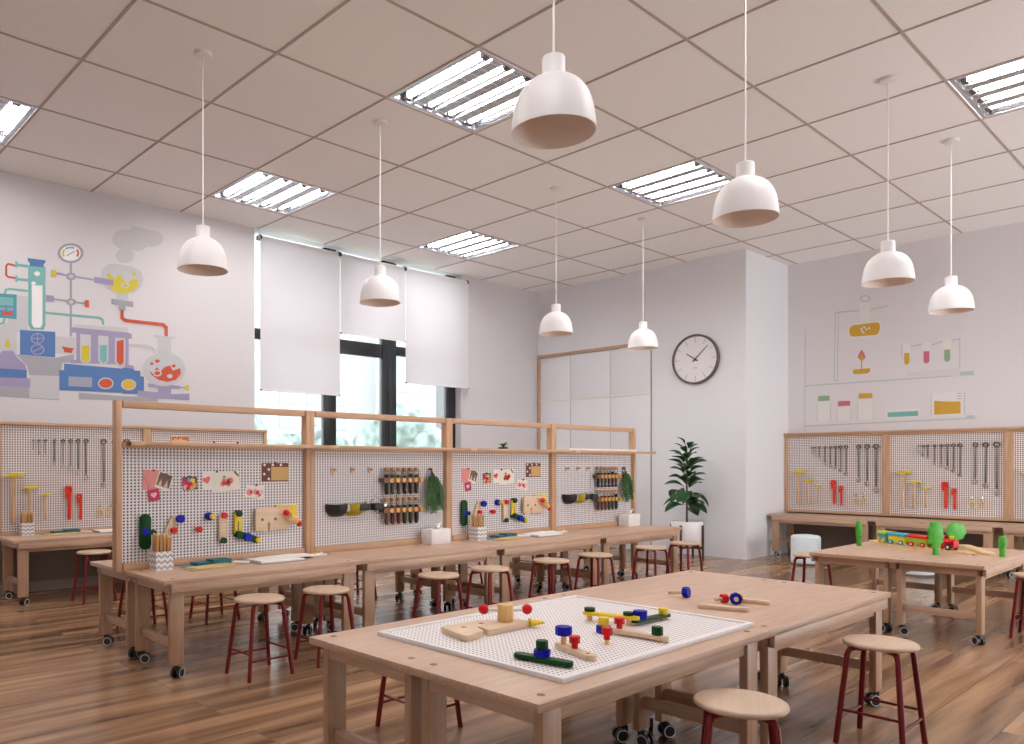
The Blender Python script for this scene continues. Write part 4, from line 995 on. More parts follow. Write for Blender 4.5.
def pipe_wrench(L):
    t = thing('pipe_wrench', 'x', 'pipe wrench')
    s = L / .34; th = .011 * s
    b = MB(); b.prism([(-.002 * s, -.06 * s), (.030 * s, -.06 * s), (.030 * s, -.20 * s), (.027 * s, -.33 * s), (.020 * s, -.34 * s), (.004 * s, -.34 * s), (-.002 * s, -.33 * s)], -th, th, 'XZ', .002); b.build('handle', 'wrench_red', t)
    b = MB(); b.prism([(-.032 * s, -.012 * s), (-.022 * s, .002 * s), (.018 * s, .004 * s), (.034 * s, -.008 * s), (.034 * s, -.062 * s), (.006 * s, -.062 * s), (.006 * s, -.026 * s), (-.032 * s, -.026 * s)], -th * 1.2, th * 1.2, 'XZ', .002); b.build('hook_jaw', 'wrench_red', t)
    b = MB(); b.prism([(-.038 * s, -.034 * s), (.002 * s, -.034 * s), (.002 * s, -.10 * s), (-.012 * s, -.12 * s), (-.028 * s, -.105 * s), (-.032 * s, -.06 * s)], -th, th, 'XZ', .002); b.build('heel_jaw', 'wrench_red', t)
    b = MB(); b.cyl((.014 * s, -th * 1.4, -.075 * s), (.014 * s, th * 1.4, -.075 * s), .014 * s, seg=12); b.build('nut', 'wrench_red', t)
    b = MB(); b.cyl((.012 * s, -.016, -.012 * s), (.012 * s, .0235, -.012 * s), .005, seg=8); b.build('peg', 'steel_dark', t)
    return t
def pliers(s):
    t = thing('pliers', 'x', 'pliers')
    for q in (-1, 1):
        b = MB(); b.tube([(q * -.004, 0, 0), (q * .006, 0, -.03 * s), (q * .030 * s, 0, -.065 * s), (q * .036 * s, 0, -.10 * s), (q * .022 * s, 0, -.125 * s)], .006, 8, radii=[.004, .008, .008, .008, .006]); b.build('handle', 'plier_yellow', t)
        b = MB(); b.tube([(q * .004, 0, -.012), (q * -.010 * s, 0, .018 * s), (q * -.002 * s, 0, .045 * s)], .005, 8, radii=[.008, .009, .003]); b.build('jaw', 'steel_bright', t)
    b = MB(); b.cyl((0, -.010, -.008), (0, .010, -.008), .009, seg=12); b.build('pivot', 'steel_bright', t)
    return t

WX = [.338, .389, .454, .539, .62, .693, .767, .846, 1.024, 1.14, 1.265]
WL = [.080, .122, .155, .228, .262, .285, .318, .372, .455, .500, .585]
WR = [.010, .012, .014, .017, .019, .021, .023, .025, .030, .032, .036]
size = ['smallest', 'second smallest', 'third smallest', 'fourth smallest', 'fifth smallest', 'sixth in size', 'fifth largest', 'fourth largest', 'third largest', 'second largest', 'largest']
HX = [(.147, 1.184, .205, .47), (.292, 1.06, .16, .34), (.444, .988, .12, .255)]
PX = [(.665, 1.068, .34), (.775, .984, .265)]
SX = [(.985, .86, 1.0), (1.10, .86, 1.0)]
wr_proto = [wrench(L, r) for L, r in zip(WL, WR)]
ha_proto = [hammer(h[2], h[3]) for h in HX]
pw_proto = [pipe_wrench(p_[2]) for p_ in PX]
sc_proto = [pliers(s_[2]) for s_ in SX]
used = set()
def put(proto, loc, rz, lab, group):
    o = proto if proto.name not in used else dup(proto, loc)
    used.add(proto.name)
    o.location = loc; o.rotation_euler = (0, 0, rz); o['label'] = lab; o['group'] = group
    return o
def place(board, xw, only_hammer=False, skip=()):
    """xw(x, off) -> world location on this board; off = distance in front of the panel"""
    P, rz, nm, grp = xw
    for k in range(11):
        if only_hammer or k in skip: continue
        put(wr_proto[k], (*P(WX[k], .012)[:2], 1.525), rz, 'grey ring wrench, %s in its row, on %s' % (size[k], nm), 'wrenches on the ' + grp)
    for k, (x, z, w_, L) in enumerate(HX):
        if only_hammer and k: continue
        put(ha_proto[k], (*P(x, .048)[:2], z), rz, 'yellow headed hammer, %s of three, on the %s' % (['largest', 'middle sized', 'smallest'][k], nm), 'hammers on the ' + grp)
    if only_hammer: return
    for k, (x, z, L) in enumerate(PX):
        put(pw_proto[k], (*P(x, .024)[:2], z), rz, '%s red pipe wrench on the %s' % (['larger', 'smaller'][k], nm), 'red pipe wrenches on the ' + grp)
    for k, (x, z, s_) in enumerate(SX):
        put(sc_proto[k], (*P(x, .014)[:2], z), rz, 'open pliers with pale yellow handles, %s, on the %s' % (['left pair', 'right pair'][k], nm), 'pliers on the ' + grp)
place(0, (lambda x, off: (LFX + x, LPY - .004 - off), 0, 'mural wall tool board', 'mural wall tool board'))
place(1, (lambda x, off: (RX0 - .004 - off, -.945 - .885 * x), -pi / 2, 'right wall board beside the column', 'right wall board beside the column'))
place(2, (lambda x, off: (RX0 - .004 - off, -.945 - RP - .885 * x), -pi / 2, 'right wall board behind the train', 'right wall board behind the train'))
place(3, (lambda x, off: (RX0 - .004 - off, -.945 - 2 * RP - .885 * x), -pi / 2, 'right wall board at the picture edge', 'right wall board at the edge'), True)

# ------------------------------------------------------------------ painted murals
def mural(name, label, shapes, place):
    t = thing(name, label, 'mural')
    parts = {}
    for k, (part, col, pts) in enumerate(shapes): parts.setdefault(part, []).append((k, col, pts))
    for part, items in parts.items():
        b = MB()
        for k, col, pts in items:
            b.use('paint_' + col)
            area = sum(pts[i][0] * pts[(i + 1) % len(pts)][1] - pts[(i + 1) % len(pts)][0] * pts[i][1] for i in range(len(pts)))
            if area < 0: pts = pts[::-1]
            b.poly([place(u, v, .0006 + k * .00005) for u, v in pts])
        b.build(part, None, t, smooth=False, recalc=False)
mural('laboratory_mural', 'colourful laboratory mural with flasks and tubes painted on the left wall', MURAL_L, lambda u, v, d: (u, YA - d, v))
mural('flask_shelf_mural', 'pale mural of flasks and jars on shelves painted on the right wall', MURAL_R, lambda u, v, d: (XR - d, -u, v))

# ------------------------------------------------------------------ wall clock
t = thing('wall_clock', 'round wall clock with dark rim and white face', 'clock', (XB, -.155, 2.772))
R_ = .352
def yz(r, a): return (r * sin(a), r * cos(a))   # a clockwise from 12 as seen from the room (seen +Y is left)
n = 64; b = MB(); rings = []
for k in range(n):
    a = 2 * pi * k / n
    rings.append([(x, -r * sin(a), r * cos(a)) for r, x in ((R_, 0), (R_, -.045), (R_ - .008, -.052), (R_ - .026, -.05), (R_ - .028, -.03), (R_ - .028, 0))])
b.ring_loft(rings, closed=True); b.build('rim', 'clock_rim', t)
b = MB(); b.cyl((-.028, 0, 0), (-.002, 0, 0), R_ - .027, seg=64); b.build('face', 'clock_face', t)
def hand(name, a, r0, r1, w0, w1, x, mat):
    b = MB()
    d = (-sin(a), cos(a)); nrm = (-cos(a), -sin(a))
    pts = [(d[0] * r + nrm[0] * s, d[1] * r + nrm[1] * s) for r, s in ((r0, -w0), (r0, w0), (r1, w1), (r1, -w1))]
    b.prism(pts, x - .002, x, 'YZ'); b.build(name, mat, t, smooth=False)
for k in range(12): hand('hour_mark', k * pi / 6, .235, .308, .0028, .0028, -.0285, 'clock_mark')
hand('hour_hand', radians(304), -.045, .155, .008, .006, -.034, 'clock_ink')
hand('minute_hand', radians(47), -.05, .262, .008, .004, -.038, 'clock_ink')
b = MB(); b.cyl((-.042, 0, 0), (-.028, 0, 0), .014, seg=16); b.build('hub', 'clock_ink', t)
b = MB()
for k, (y, w_) in enumerate(((.028, .008), (.014, .005), (.004, .006), (-.008, .007), (-.022, .008))):
    b.box(-.0295, -.0282, y - w_ / 2, y + w_ / 2, -.128, -.118)
b.build('dial_lettering', 'clock_mark', t, smooth=False)

# ------------------------------------------------------------------ potted plant by the clock wall
PXY = (7.98, -.245)
t = thing('potted_fig', 'tall green fig plant in white pot on dark wooden stand', 'plant', (*PXY, 0))
b = MB(); b.lathe([(.15, .17), (.185, .175), (.20, .19), (.205, .50), (.203, .508), (.192, .508), (.19, .48)], 40, cap0=True, cap1=False); b.build('pot', 'pot_white', t, angle=50)
b = MB(); b.lathe([(.0005, .478), (.191, .476)], 32, cap0=False, cap1=False); b.build('soil', 'soil', t)
for k in range(4):
    a = radians(8) + k * pi / 2
    b = MB(); b.box(.207, .232, -.014, .014, 0, .46, .003, m=RZ(a)); b.build('stand_leg', 'dark_wood', t)
b = MB()
for k in range(2):
    a = radians(8) + k * pi / 2; b.box(-.207, .207, -.012, .012, .135, .168, m=RZ(a))
b.build('stand_cross', 'dark_wood', t)
b = MB(); b.tube([(0, 0, .476), (.006, .004, .75), (-.004, 0, 1.05), (.004, -.004, 1.35), (0, 0, 1.53)], .012, 8, radii=[.016, .013, .011, .008, .005]); b.build('stem', 'stem_brown', t)
rl = random.Random(21)
def leaf_mesh(L, W):
    b = MB(); nU, nV = 8, 4; grid = []
    for i in range(nU + 1):
        u = i / nU; w_ = W * (sin(pi * min(1, u * .98 + .02)) ** .75) * (.72 + .5 * u)
        row = []
        for j in range(-nV // 2, nV // 2 + 1):
            v = j / (nV / 2)
            z = -.35 * L * u * u + .05 * L * sin(pi * u) + abs(v) * w_ * .22
            row.append(b.bm.verts.new((u * L, v * w_ * .5, z)))
        grid.append(row)
    for i in range(nU):
        for j in range(nV):
            b.bm.faces.new((grid[i][j], grid[i + 1][j], grid[i + 1][j + 1], grid[i][j + 1]))
    b.cyl((-.035, 0, .012), (.01, 0, .002), .003, seg=6)
    me_o = b.build('leaf', 'leaf_green', t, angle=60)
    sol = me_o.modifiers.new('thick', 'SOLIDIFY'); sol.thickness = .0022
    return me_o
protos = [leaf_mesh(.24, .17), leaf_mesh(.20, .13), leaf_mesh(.17, .095)]
nl = 44; usedp = set()
for k in range(nl):
    f_ = k / (nl - 1)
    z = .70 + .83 * f_ + rl.uniform(-.015, .015)
    a = k * radians(137.5) + rl.uniform(-.2, .2)
    kind = 0 if f_ < .38 else (1 if f_ < .72 else 2)
    src = protos[kind]
    if kind in usedp: o = src.copy(); C.objects.link(o); o.parent = t
    else: o = src; usedp.add(kind)
    pitch = radians(-10 - 35 * f_ - rl.uniform(0, 15)) if f_ > .3 else radians(rl.uniform(-18, 22))
    s = rl.uniform(.95, 1.2) * (1.0 if f_ < .85 else .8)
    m = TR(.02 * cos(a), .02 * sin(a), z) @ RZ(a) @ RY(pitch) @ TR(.035, 0, 0) @ RX(rl.uniform(-.5, .5)) @ Matrix.Scale(s, 4)
    o.matrix_local = m

# ------------------------------------------------------------------ things pinned and hung on the divider
PY_ = -.7245     # front face of the pegboard panels
def bolt(b, mat, x, z, y0, y1, r, seg=8):
    b.use(mat); b.cyl((x, y1, z), (x, y0, z), r, seg=seg)
def rrect(x0, x1, z0, z1, r=.012, n=4):
    pts = []
    for cx_, cz_, a0 in ((x1 - r, z0 + r, -90), (x1 - r, z1 - r, 0), (x0 + r, z1 - r, 90), (x0 + r, z0 + r, 180)):
        for k in range(n + 1):
            a = radians(a0 + 90 * k / n); pts.append((cx_ + r * cos(a), cz_ + r * sin(a)))
    return pts
def tilt(pts, a, c):
    return [(c[0] + (x - c[0]) * cos(a) - (z - c[1]) * sin(a), c[1] + (x - c[0]) * sin(a) + (z - c[1]) * cos(a)) for x, z in pts]
def pin(t, x, z, y):
    b = MB(); b.cyl((x, y, z), (x, y - .012, z), .006, .0075, seg=10); b.build('pin', 'pin_dark', t)
def sheet(name, label, cat, group, X, pts, mat, y, pins=(), extra=()):
    """a paper pinned on the board: pts in (x, z)"""
    cx_ = sum(p[0] for p in pts) / len(pts); cz_ = sum(p[1] for p in pts) / len(pts)
    t = thing(name, label, cat, (X + cx_, PY_ - y, cz_), 0, group)
    b = MB(); b.prism([(x - cx_, z - cz_) for x, z in pts], -.0012, 0, 'XZ'); b.build('paper', mat, t, smooth=False)
    for k, (nm, m_, pp) in enumerate(extra):
        b = MB()
        for q in pp: b.prism([(x - cx_, z - cz_) for x, z in q], -.0016 - .0003 * k, -.0012 - .0003 * k, 'XZ')
        b.build(nm, m_, t, smooth=False)
    for x, z in pins: pin(t, x - cx_, z - cz_, -.001)
    return t
def heart(cx_, cz_, s):
    return [(cx_ + s * .0625 * 16 * sin(a) ** 3, cz_ + s * .0625 * (13 * cos(a) - 5 * cos(2 * a) - 2 * cos(3 * a) - cos(4 * a))) for a in [2 * pi * k / 24 for k in range(24)]]
def circ(cx_, cz_, r, n=14): return [(cx_ + r * cos(2 * pi * k / n), cz_ + r * sin(2 * pi * k / n)) for k in range(n)]
def rect(x0, x1, z0, z1): return [(x0, z0), (x1, z0), (x1, z1), (x0, z1)]

def board_items(X, wh):
    g = 'pinned cards and toys on the ' + wh
    sheet('greeting_card', 'pink paper card pinned at the upper left of the ' + wh, 'card', g, X, tilt(rect(.143, .262, 1.118, 1.252), -.03, (.2, 1.18)), 'paper_pink', .0, [(.215, 1.248)])
    sheet('gift_tag', 'small magenta square tag on a thread on the ' + wh, 'tag', g, X, tilt(rect(.178, .258, 1.044, 1.122), .16, (.217, 1.084)), 'paper_magenta', .003, [],
          [('motif', 'paper_pale_pink', [tilt(heart(.218, 1.084, .022), .16, (.217, 1.084))]), ('thread', 'photo_dark', [[(.150, 1.20), (.152, 1.20), (.202, 1.118), (.200, 1.118)]])])
    sheet('instant_photo', 'tilted instant photograph of two light shapes on the ' + wh, 'photo', g, X, tilt(rect(.236, .344, 1.118, 1.232), -.32, (.29, 1.176)), 'paper_cream', .0035, [(.300, 1.222)],
          [('picture', 'photo_dark', [tilt(rect(.244, .336, 1.136, 1.225), -.32, (.29, 1.176))]), ('figure', 'photo_skin', [tilt([(.254, 1.138), (.282, 1.138), (.268, 1.186)], -.32, (.29, 1.176)), tilt([(.296, 1.138), (.326, 1.138), (.310, 1.186)], -.32, (.29, 1.176))])])
    cols = ['toy_red', 'toy_yellow', 'paper_magenta', 'toy_cyan', 'amber', 'paper_pale_pink', 'toy_red', 'paint_purple', 'amber', 'toy_red']
    ex = []
    for q, (dx, dz, r_) in enumerate(((.02, .07, .016), (.075, .068, .017), (.014, .045, .018), (.047, .074, .015), (.086, .036, .02), (.025, .022, .018), (.055, .042, .021), (.05, .066, .010), (.07, .018, .016), (.04, .015, .014))):
        ex.append(('blob', cols[q], [circ(.420 + dx, 1.108 + dz, r_)]))
    sheet('picture_card', 'small picture card of bright sweets on the ' + wh, 'card', g, X, tilt(rect(.422, .528, 1.112, 1.202), .05, (.475, 1.155)), 'card_brown', .0, [(.47, 1.205)], ex)
    sheet('greeting_card', 'pale card with one red heart on the ' + wh, 'card', g, X, rect(.570, .664, 1.108, 1.242), 'paper_white', .0, [], [('heart', 'wrench_red', [tilt(heart(.600, 1.178, .030), .3, (.6, 1.178))])])
    sheet('greeting_card', 'wide cream card with red bow drawing on the ' + wh, 'card', g, X, tilt(rect(.640, .852, 1.100, 1.240), .05, (.745, 1.17)), 'paper_cream', .0035, [(.672, 1.236), (.73, 1.20)],
          [('bow', 'wrench_red', [heart(.745, 1.165, .030), circ(.782, 1.172, .022), circ(.722, 1.150, .018), circ(.765, 1.150, .018)]), ('corner_motif', 'card_brown', [[(.805, 1.235), (.818, 1.243), (.850, 1.208), (.842, 1.200)]])])
    sheet('picture_card', 'small card with pink flowers on the ' + wh, 'card', g, X, tilt(rect(.902, 1.064, 1.040, 1.135), -.12, (.985, 1.09)), 'paper_cream', .0, [(.990, 1.136)],
          [('petal', 'paper_pink', [circ(.938, 1.085, .026), circ(.985, 1.088, .020)]), ('petal', 'paper_magenta', [circ(.950, 1.086, .012), circ(1.01, 1.073, .024)]), ('petal', 'paper_pale_pink', [circ(1.035, 1.085, .020), circ(1.0, 1.055, .014)])])
    sheet('gift_card', 'brown dotted card with tan label on the ' + wh, 'card', g, X, rect(1.037, 1.268, 1.160, 1.298), 'card_brown', .0, [(1.15, 1.298)],
          [('label', 'card_tan', [rect(1.118, 1.268, 1.168, 1.268)]), ('dot', 'card_dot', [circ(1.062, 1.284, .010), circ(1.132, 1.284, .010), circ(1.202, 1.284, .010), circ(1.098, 1.250, .010), circ(1.060, 1.216, .010), circ(1.098, 1.180, .010)])])
    # wooden construction toys plugged into the board
    y = PY_
    t = thing('toy_bar', 'upright dark green toy bar with side bolt on the ' + wh, 'toy', (X + .153, y, .845), 0, g)
    b = MB(); b.prism(rrect(-.038, .038, -.118, .118, .036), -.030, -.010, 'XZ', .003); b.build('bar', 'toy_green', t)
    b = MB(); bolt(b, 'toy_blue', 0, 0, -.034, 0, .026); b.build('nut', None, t)
    b = MB(); bolt(b, 'toy_green', .052, -.006, -.036, -.006, .018); b.build('bolt', None, t)
    t = thing('toy_strip', 'tilted plain wooden toy strip with blue and red bolts on the ' + wh, 'toy', (X + .335, y, .885), 0, g)
    b = MB(); b.prism(tilt(rrect(-.022, .022, -.085, .06, .02), -.45, (0, 0)), -.022, -.006, 'XZ', .002); b.build('strip', 'toy_wood', t)
    b = MB(); bolt(b, 'toy_blue', .052, .036, -.06, -.03, .029); b.use('toy_wood'); b.cyl((.052, 0, .036), (.052, -.03, .036), .011, seg=10); b.build('bolt', None, t)
    b = MB(); bolt(b, 'toy_red', .010, -.042, -.05, -.0, .021); b.build('bolt', None, t)
    t = thing('toy_bolt', 'single red toy bolt on the ' + wh, 'toy', (X + .528, y, .841), 0, g)
    b = MB(); bolt(b, 'toy_red', 0, 0, -.05, -.02, .021); b.build('head', None, t); b = MB(); bolt(b, 'toy_red', 0, 0, -.02, 0, .013); b.build('shaft', None, t)
    t = thing('toy_bolt', 'blue toy nut with yellow bolt on the ' + wh, 'toy', (X + .612, y, .925), 0, g)
    b = MB(); bolt(b, 'toy_blue', 0, 0, -.032, 0, .029); b.build('nut', None, t); b = MB(); bolt(b, 'toy_yellow', .010, 0, -.066, -.031, .018); b.build('bolt', None, t)
    t = thing('toy_strip', 'vertical plain wooden toy strip between red and green bolts on the ' + wh, 'toy', (X + .714, y, .842), 0, g)
    b = MB(); b.prism(rrect(-.028, .028, -.105, .10, .024), -.024, -.006, 'XZ', .003); b.build('strip', 'toy_wood', t)
    b = MB(); bolt(b, 'toy_red', .006, .085, -.048, 0, .022); b.build('bolt', None, t)
    b = MB(); bolt(b, 'toy_green', .0, -.09, -.048, 0, .022); b.build('bolt', None, t)
    t = thing('toy_strip', 'yellow toy strip hinged to a blue one on the ' + wh, 'toy', (X + .834, y, .862), 0, g)
    b = MB(); b.prism(rrect(-.030, .030, -.085, .088, .026), -.026, -.010, 'XZ', .003); b.build('strip', 'toy_yellow', t)
    b = MB(); b.prism(rect(-.004, .004, -.07, .02), -.0275, -.0255, 'XZ'); b.build('slot', 'photo_dark', t)
    b = MB(); b.prism(tilt(rrect(-.03, .175, -.098, -.050, .022), -.33, (0, -.07)), -.044, -.028, 'XZ', .003); b.build('arm', 'toy_green', t)
    b = MB(); bolt(b, 'toy_blue', .065, -.097, -.062, -.03, .031); b.build('nut', None, t)
    b = MB(); bolt(b, 'toy_green', 0, .075, -.05, 0, .024); b.build('bolt', None, t)
    b = MB(); bolt(b, 'toy_green', -.005, -.072, -.06, 0, .024); b.build('bolt', None, t)
    b = MB(); bolt(b, 'toy_yellow', .145, -.122, -.065, -.02, .019); b.build('bolt', None, t)
    t = thing('toy_board', 'notched plain toy board with round bolts and drum on the ' + wh, 'toy', (X + 1.128, y, .885), 0, g)
    b = MB(); b.prism([(-.165, .07), (-.150, .085), (.125, .085), (.125, -.075), (-.050, -.085), (-.050, -.025), (-.064, -.025), (-.064, -.087), (-.150, -.087), (-.165, -.075)], -.045, -.022, 'XZ', .004); b.build('board', 'toy_wood', t)
    b = MB()
    for xx in (-.11, .0): bolt(b, 'plug', xx, 0, -.0465, -.044, .012, 12)
    b.build('hole', None, t)
    b = MB(); b.prism([(.02, .10), (.205, .10), (.205, .0), (.125, .0), (.125, .085), (.02, .085)], -.020, -.006, 'XZ', .002); b.build('backing', 'toy_yellow', t)
    b = MB(); b.use('drum_wood'); b.cyl((.09, -.09, .02), (.172, -.06, -.02), .028, seg=16); b.build('drum', None, t)
    b = MB(); b.ball((.072, -.080, .045), .024, 14, 8); b.build('ball', 'toy_red', t)
    b = MB(); b.ball((.190, -.072, -.042), .022, 14, 8); b.build('ball', 'toy_red', t)
board_items(0, 'first divider bay')
board_items(2 * BP, 'third divider bay')

def hook_items(X, wh):
    g = 'hanging things on the ' + wh
    y = PY_
    for k, x in enumerate((1.686, 1.87, 2.05)):
        t = thing('peg_hook', 'small beige wooden peg, %s of three, on the %s' % (ORD[k], wh), 'hook', (X + x, y, 1.24), 0, g)
        b = MB(); b.box(-.018, .018, -.012, 0, -.022, .024, .003); b.build('plate', 'toy_wood', t)
        b = MB(); b.cyl((0, -.010, .004), (0, -.045, .008), .009, seg=10); b.build('peg', 'handle_wood', t)
    t = thing('face_shield', 'black and yellow protective goggles hanging on the ' + wh, 'goggles', (X + 1.72, y, .975), 0, g)
    def bowl(name, mat, cx_, rx, ry):
        # half bowl standing off the board: flat open top, rounded underside
        b = MB(); n = 18; rings = []
        lv = [(1, 0), (1, -.025), (.95, -.05), (.82, -.075), (.60, -.092), (.30, -.101), (.28, -.097), (.56, -.088), (.76, -.071), (.88, -.047), (.93, -.025), (.93, 0)]
        for i in range(n + 1):
            a = pi * i / n
            rings.append([(cx_ - rx * k * cos(a), -.010 - ry * k * sin(a), z) for k, z in lv])
        b.ring_loft(rings); b.build(name, mat, t, angle=60)
    bowl('visor', 'goggle_black', -.022, .098, .100)
    b = MB(); b.box(.012, .074, -.075, -.008, -.062, -.004, .006); b.build('window', 'goggle_clear', t)
    bowl('lens', 'goggle_yellow', .148, .096, .105)
    b = MB(); b.box(.140, .250, -.122, -.012, -.056, -.002, .010); b.build('strap', 'goggle_black', t)
    t = thing('headset', 'black headset with chrome clips hanging by a cord on the ' + wh, 'headset', (X + 2.06, y, .945), 0, g)
    b = MB(); b.box(-.018, .072, -.085, -.010, -.034, .026, .010); b.build('body', 'goggle_black', t)
    b = MB(); b.tube([(.0, -.045, -.03), (.05, -.05, -.068), (.092, -.05, -.03), (.098, -.05, .02), (.07, -.045, .055)], .004, 8); b.build('headband', 'steel_dark', t)
    for s in (-1, 1):
        b = MB(); b.tube([(-.108, -.06, s * .045), (-.085, -.065, s * .01), (-.05, -.065, -s * .045), (-.02, -.05, -s * .055)], .007, 8); b.build('clip', 'chrome', t)
    for x in (-.10, .082):
        b = MB(); b.cyl((x, -.095, .008), (x, -.06, .008), .013, seg=14); b.build('dial', 'alu', t)
    b = MB(); b.tube([(.012, -.03, .285), (.012, -.03, .10), (.022, -.035, .085), (.06, -.04, .055), (.085, -.05, .015)], .0028, 6); b.build('cord', 'grey_cover', t)
    for row, zb in enumerate((1.155, .905)):
        rn = ['upper', 'lower'][row]
        t = thing('tube_rack', '%s wooden rack with amber discs holding dark tubes on the %s' % (rn, wh), 'rack', (X + 2.372, y, zb), 0, g)
        b = MB(); b.prism(rrect(-.226, .226, -.021, .021, .018), -.070, -.062, 'XZ', .002)
        b.prism(rect(-.222, .222, -.018, .018), -.010, 0, 'XZ')
        for s in (-1, 1): b.box(s * .215 - .006, s * .215 + .006, -.064, -.006, -.016, .016)
        b.build('rail', 'rack_wood', t)
        for k in range(6):
            b = MB(); b.cyl((-.148 + .0675 * k, -.068, 0), (-.148 + .0675 * k, -.078, 0), .020, seg=16); b.build('disc', 'amber', t)
        for k in range(6):
            x = X + 2.203 + .0667 * k
            o = thing('test_tube', 'corked glass tube, %s of six in the %s rack on the %s' % (ORD[k], rn, wh), 'test tube', (x, y - .033, zb - .122), 0, 'corked tubes on the ' + wh)
            b = MB(); b.lathe([(.004, 0), (.018, .003), (.0245, .012), (.0255, .03), (.0255, .205), (.027, .208)], 14, cap1=False); b.build('glass', 'tube_glass', o)
            b = MB(); b.lathe([(.004, .003), (.017, .006), (.0232, .014), (.0232, .176 - rl.uniform(0, .02)), (.001, .172 - .010)], 14); b.build('contents', 'spice_%d' % ((k * 5 + row * 3 + (k // 2)) % 6), o)
            b = MB(); b.cyl((0, 0, .198), (0, 0, .226), .020, .0235, seg=12); b.build('cork', 'cork', o)
    t = thing('herb_bunch', 'green herb bunch hanging upside down on the ' + wh, 'herbs', (X + 2.715, y - .02, 1.245), 0, g)
    b = MB(); b.cyl((0, .02, 0), (0, -.018, 0), .011, seg=10); b.build('peg', 'pin_dark', t)
    b = MB(); leaf = MB(); rh = random.Random(5)
    for q in range(26):
        a = rh.uniform(0, 2 * pi); sp_ = rh.uniform(.1, 1)
        ex_, ey = .115 * sp_ * cos(a) + .03, -.03 - .035 * sp_ * abs(sin(a))
        ez = -.20 - .165 * rh.uniform(.3, 1)
        pts = [(0, -.008, -.005), (.006 + ex_ * .5, ey * .6, -.09), (ex_ * .95, ey, ez * .62), (ex_, ey, ez)]
        b.tube(pts, .002, 5)
        for z_ in range(15):
            f_ = .22 + .78 * z_ / 14
            k_ = min(2, int(f_ * 3)); ff = f_ * 3 - k_
            p = Vector(pts[k_]).lerp(Vector(pts[k_ + 1]), ff)
            for s in (-1, 1):
                d = Vector((s * rh.uniform(.6, 1), rh.uniform(-.6, .3), -rh.uniform(.3, 1))).normalized() * rh.uniform(.026, .046)
                w_ = Vector((-d.z, .3 * d.y, d.x)).normalized() * .0062
                leaf.poly([p, p + d * .5 + w_, p + d, p + d * .5 - w_])
    b.build('stem', 'stem_brown', t); leaf.build('foliage', 'herb_green', t, smooth=False, recalc=False)
hook_items(0, 'second divider bay')
hook_items(2 * BP, 'fourth divider bay')

# ------------------------------------------------------------------ things on the shelf boards
t = thing('word_block', 'small orange wooden ornament standing on the divider shelf', 'ornament', (.365, -.80, 1.433))
b = MB(); b.box(-.062, .066, -.010, .010, 0, .048, .002); b.build('block', 'plaque_pale', t)
b = MB()
for k, (x, z, w_, h_) in enumerate(((-.050, .028, .014, .022), (-.034, .034, .014, .012), (-.016, .030, .012, .020), (.000, .034, .016, .014), (.020, .030, .012, .022), (.036, .030, .014, .026), (.053, .026, .014, .034))):
    b.prism(rrect(x - w_ / 2, x + w_ / 2, z - h_ / 2, z + h_ / 2, .005), -.0125, -.0095, 'XZ')
b.build('motif', 'plaque_orange', t)
t = thing('air_plant', 'small green plant with pointed leaves on the divider shelf', 'plant', (3.60, -.80, 1.433))
b = MB(); b.lathe([(.02, 0), (.045, .004), (.05, .012), (.03, .02)], 20); b.build('dish', 'leaf_green', t)
b = MB()
for k in range(9):
    a = k * 2 * pi / 9 + .3; L = .085 if k % 2 else .06
    p0_, p1_, p2_ = Vector((0, 0, .015)), Vector((cos(a) * L * .5, sin(a) * L * .5, .05)), Vector((cos(a) * L, sin(a) * L, .045 if k % 3 else .065))
    w_ = Vector((-sin(a), cos(a), 0)) * .012
    b.poly([p0_ - w_ * .5, p1_ - w_, p2_, p1_ + w_, p0_ + w_ * .5])
b.build('leaves', 'sprout_green', t, recalc=False)
b = MB(); b.box(-.62, .62, -.03, .035, 0, .018, .004)
o = b.build('cream_batten', 'cream_board'); o.location = (5.20, -.80, 1.433); tag(o, 'long cream board lying on the far end of the divider shelf', 'board')
for (x, y, z, lab) in ((.62, -.80, 1.433, 'tiny dark red bead on the divider shelf left of its twin'), (.80, -.80, 1.433, 'tiny dark red bead on the divider shelf near the window')):
    t = thing('bead', lab, 'bead', (x, y, z), 0, 'beads on the divider shelf')
    b = MB(); b.ball((0, 0, .008), .008, 10, 6); b.build('ball', 'pin_dark', t)
# ------------------------------------------------------------------ things lying on the work tables
def pencil_pot(x, y, rz, lab, wh):
    t = thing('pencil_pot', lab, 'pencil pot', (x, y, .60), rz, 'chevron pencil pots')
    b = MB(); s = .058; h_ = .122
    for y0, y1 in ((-s, -s + .005), (s - .005, s)): b.box(-s, s, y0, y1, 0, h_)
    for x0, x1 in ((-s, -s + .005), (s - .005, s)): b.box(x0, x1, -s + .005, s - .005, 0, h_)
    b.box(-s + .005, s - .005, -s + .005, s - .005, 0, .005)
    b.build('pot', 'chevron', t, smooth=False)
    rp = random.Random(int(x * 100))
    for k in range(12):
        u = -.039 + .026 * (k % 4); v = -.030 + .030 * (k // 4)
        p = thing('pencil', 'plain wooden pencil standing in the chevron pot ' + wh, 'pencil', (x + u * cos(rz) - v * sin(rz), y + u * sin(rz) + v * cos(rz), .607), rz, 'pencils in the chevron pot ' + wh)
        L = rp.uniform(.195, .222); dx, dy = rp.uniform(-.012, .014), rp.uniform(-.012, .012)
        top = Vector((dx, dy, L)); d = top.normalized()
        b = MB(); b.cyl((0, 0, 0), top, .0092, seg=6); b.build('barrel', 'pencil_wood', p, angle=20)
        b = MB(); b.cyl(top, top + d * .014, .0092, .0022, seg=6); b.build('tip', 'handle_wood', p, angle=20)

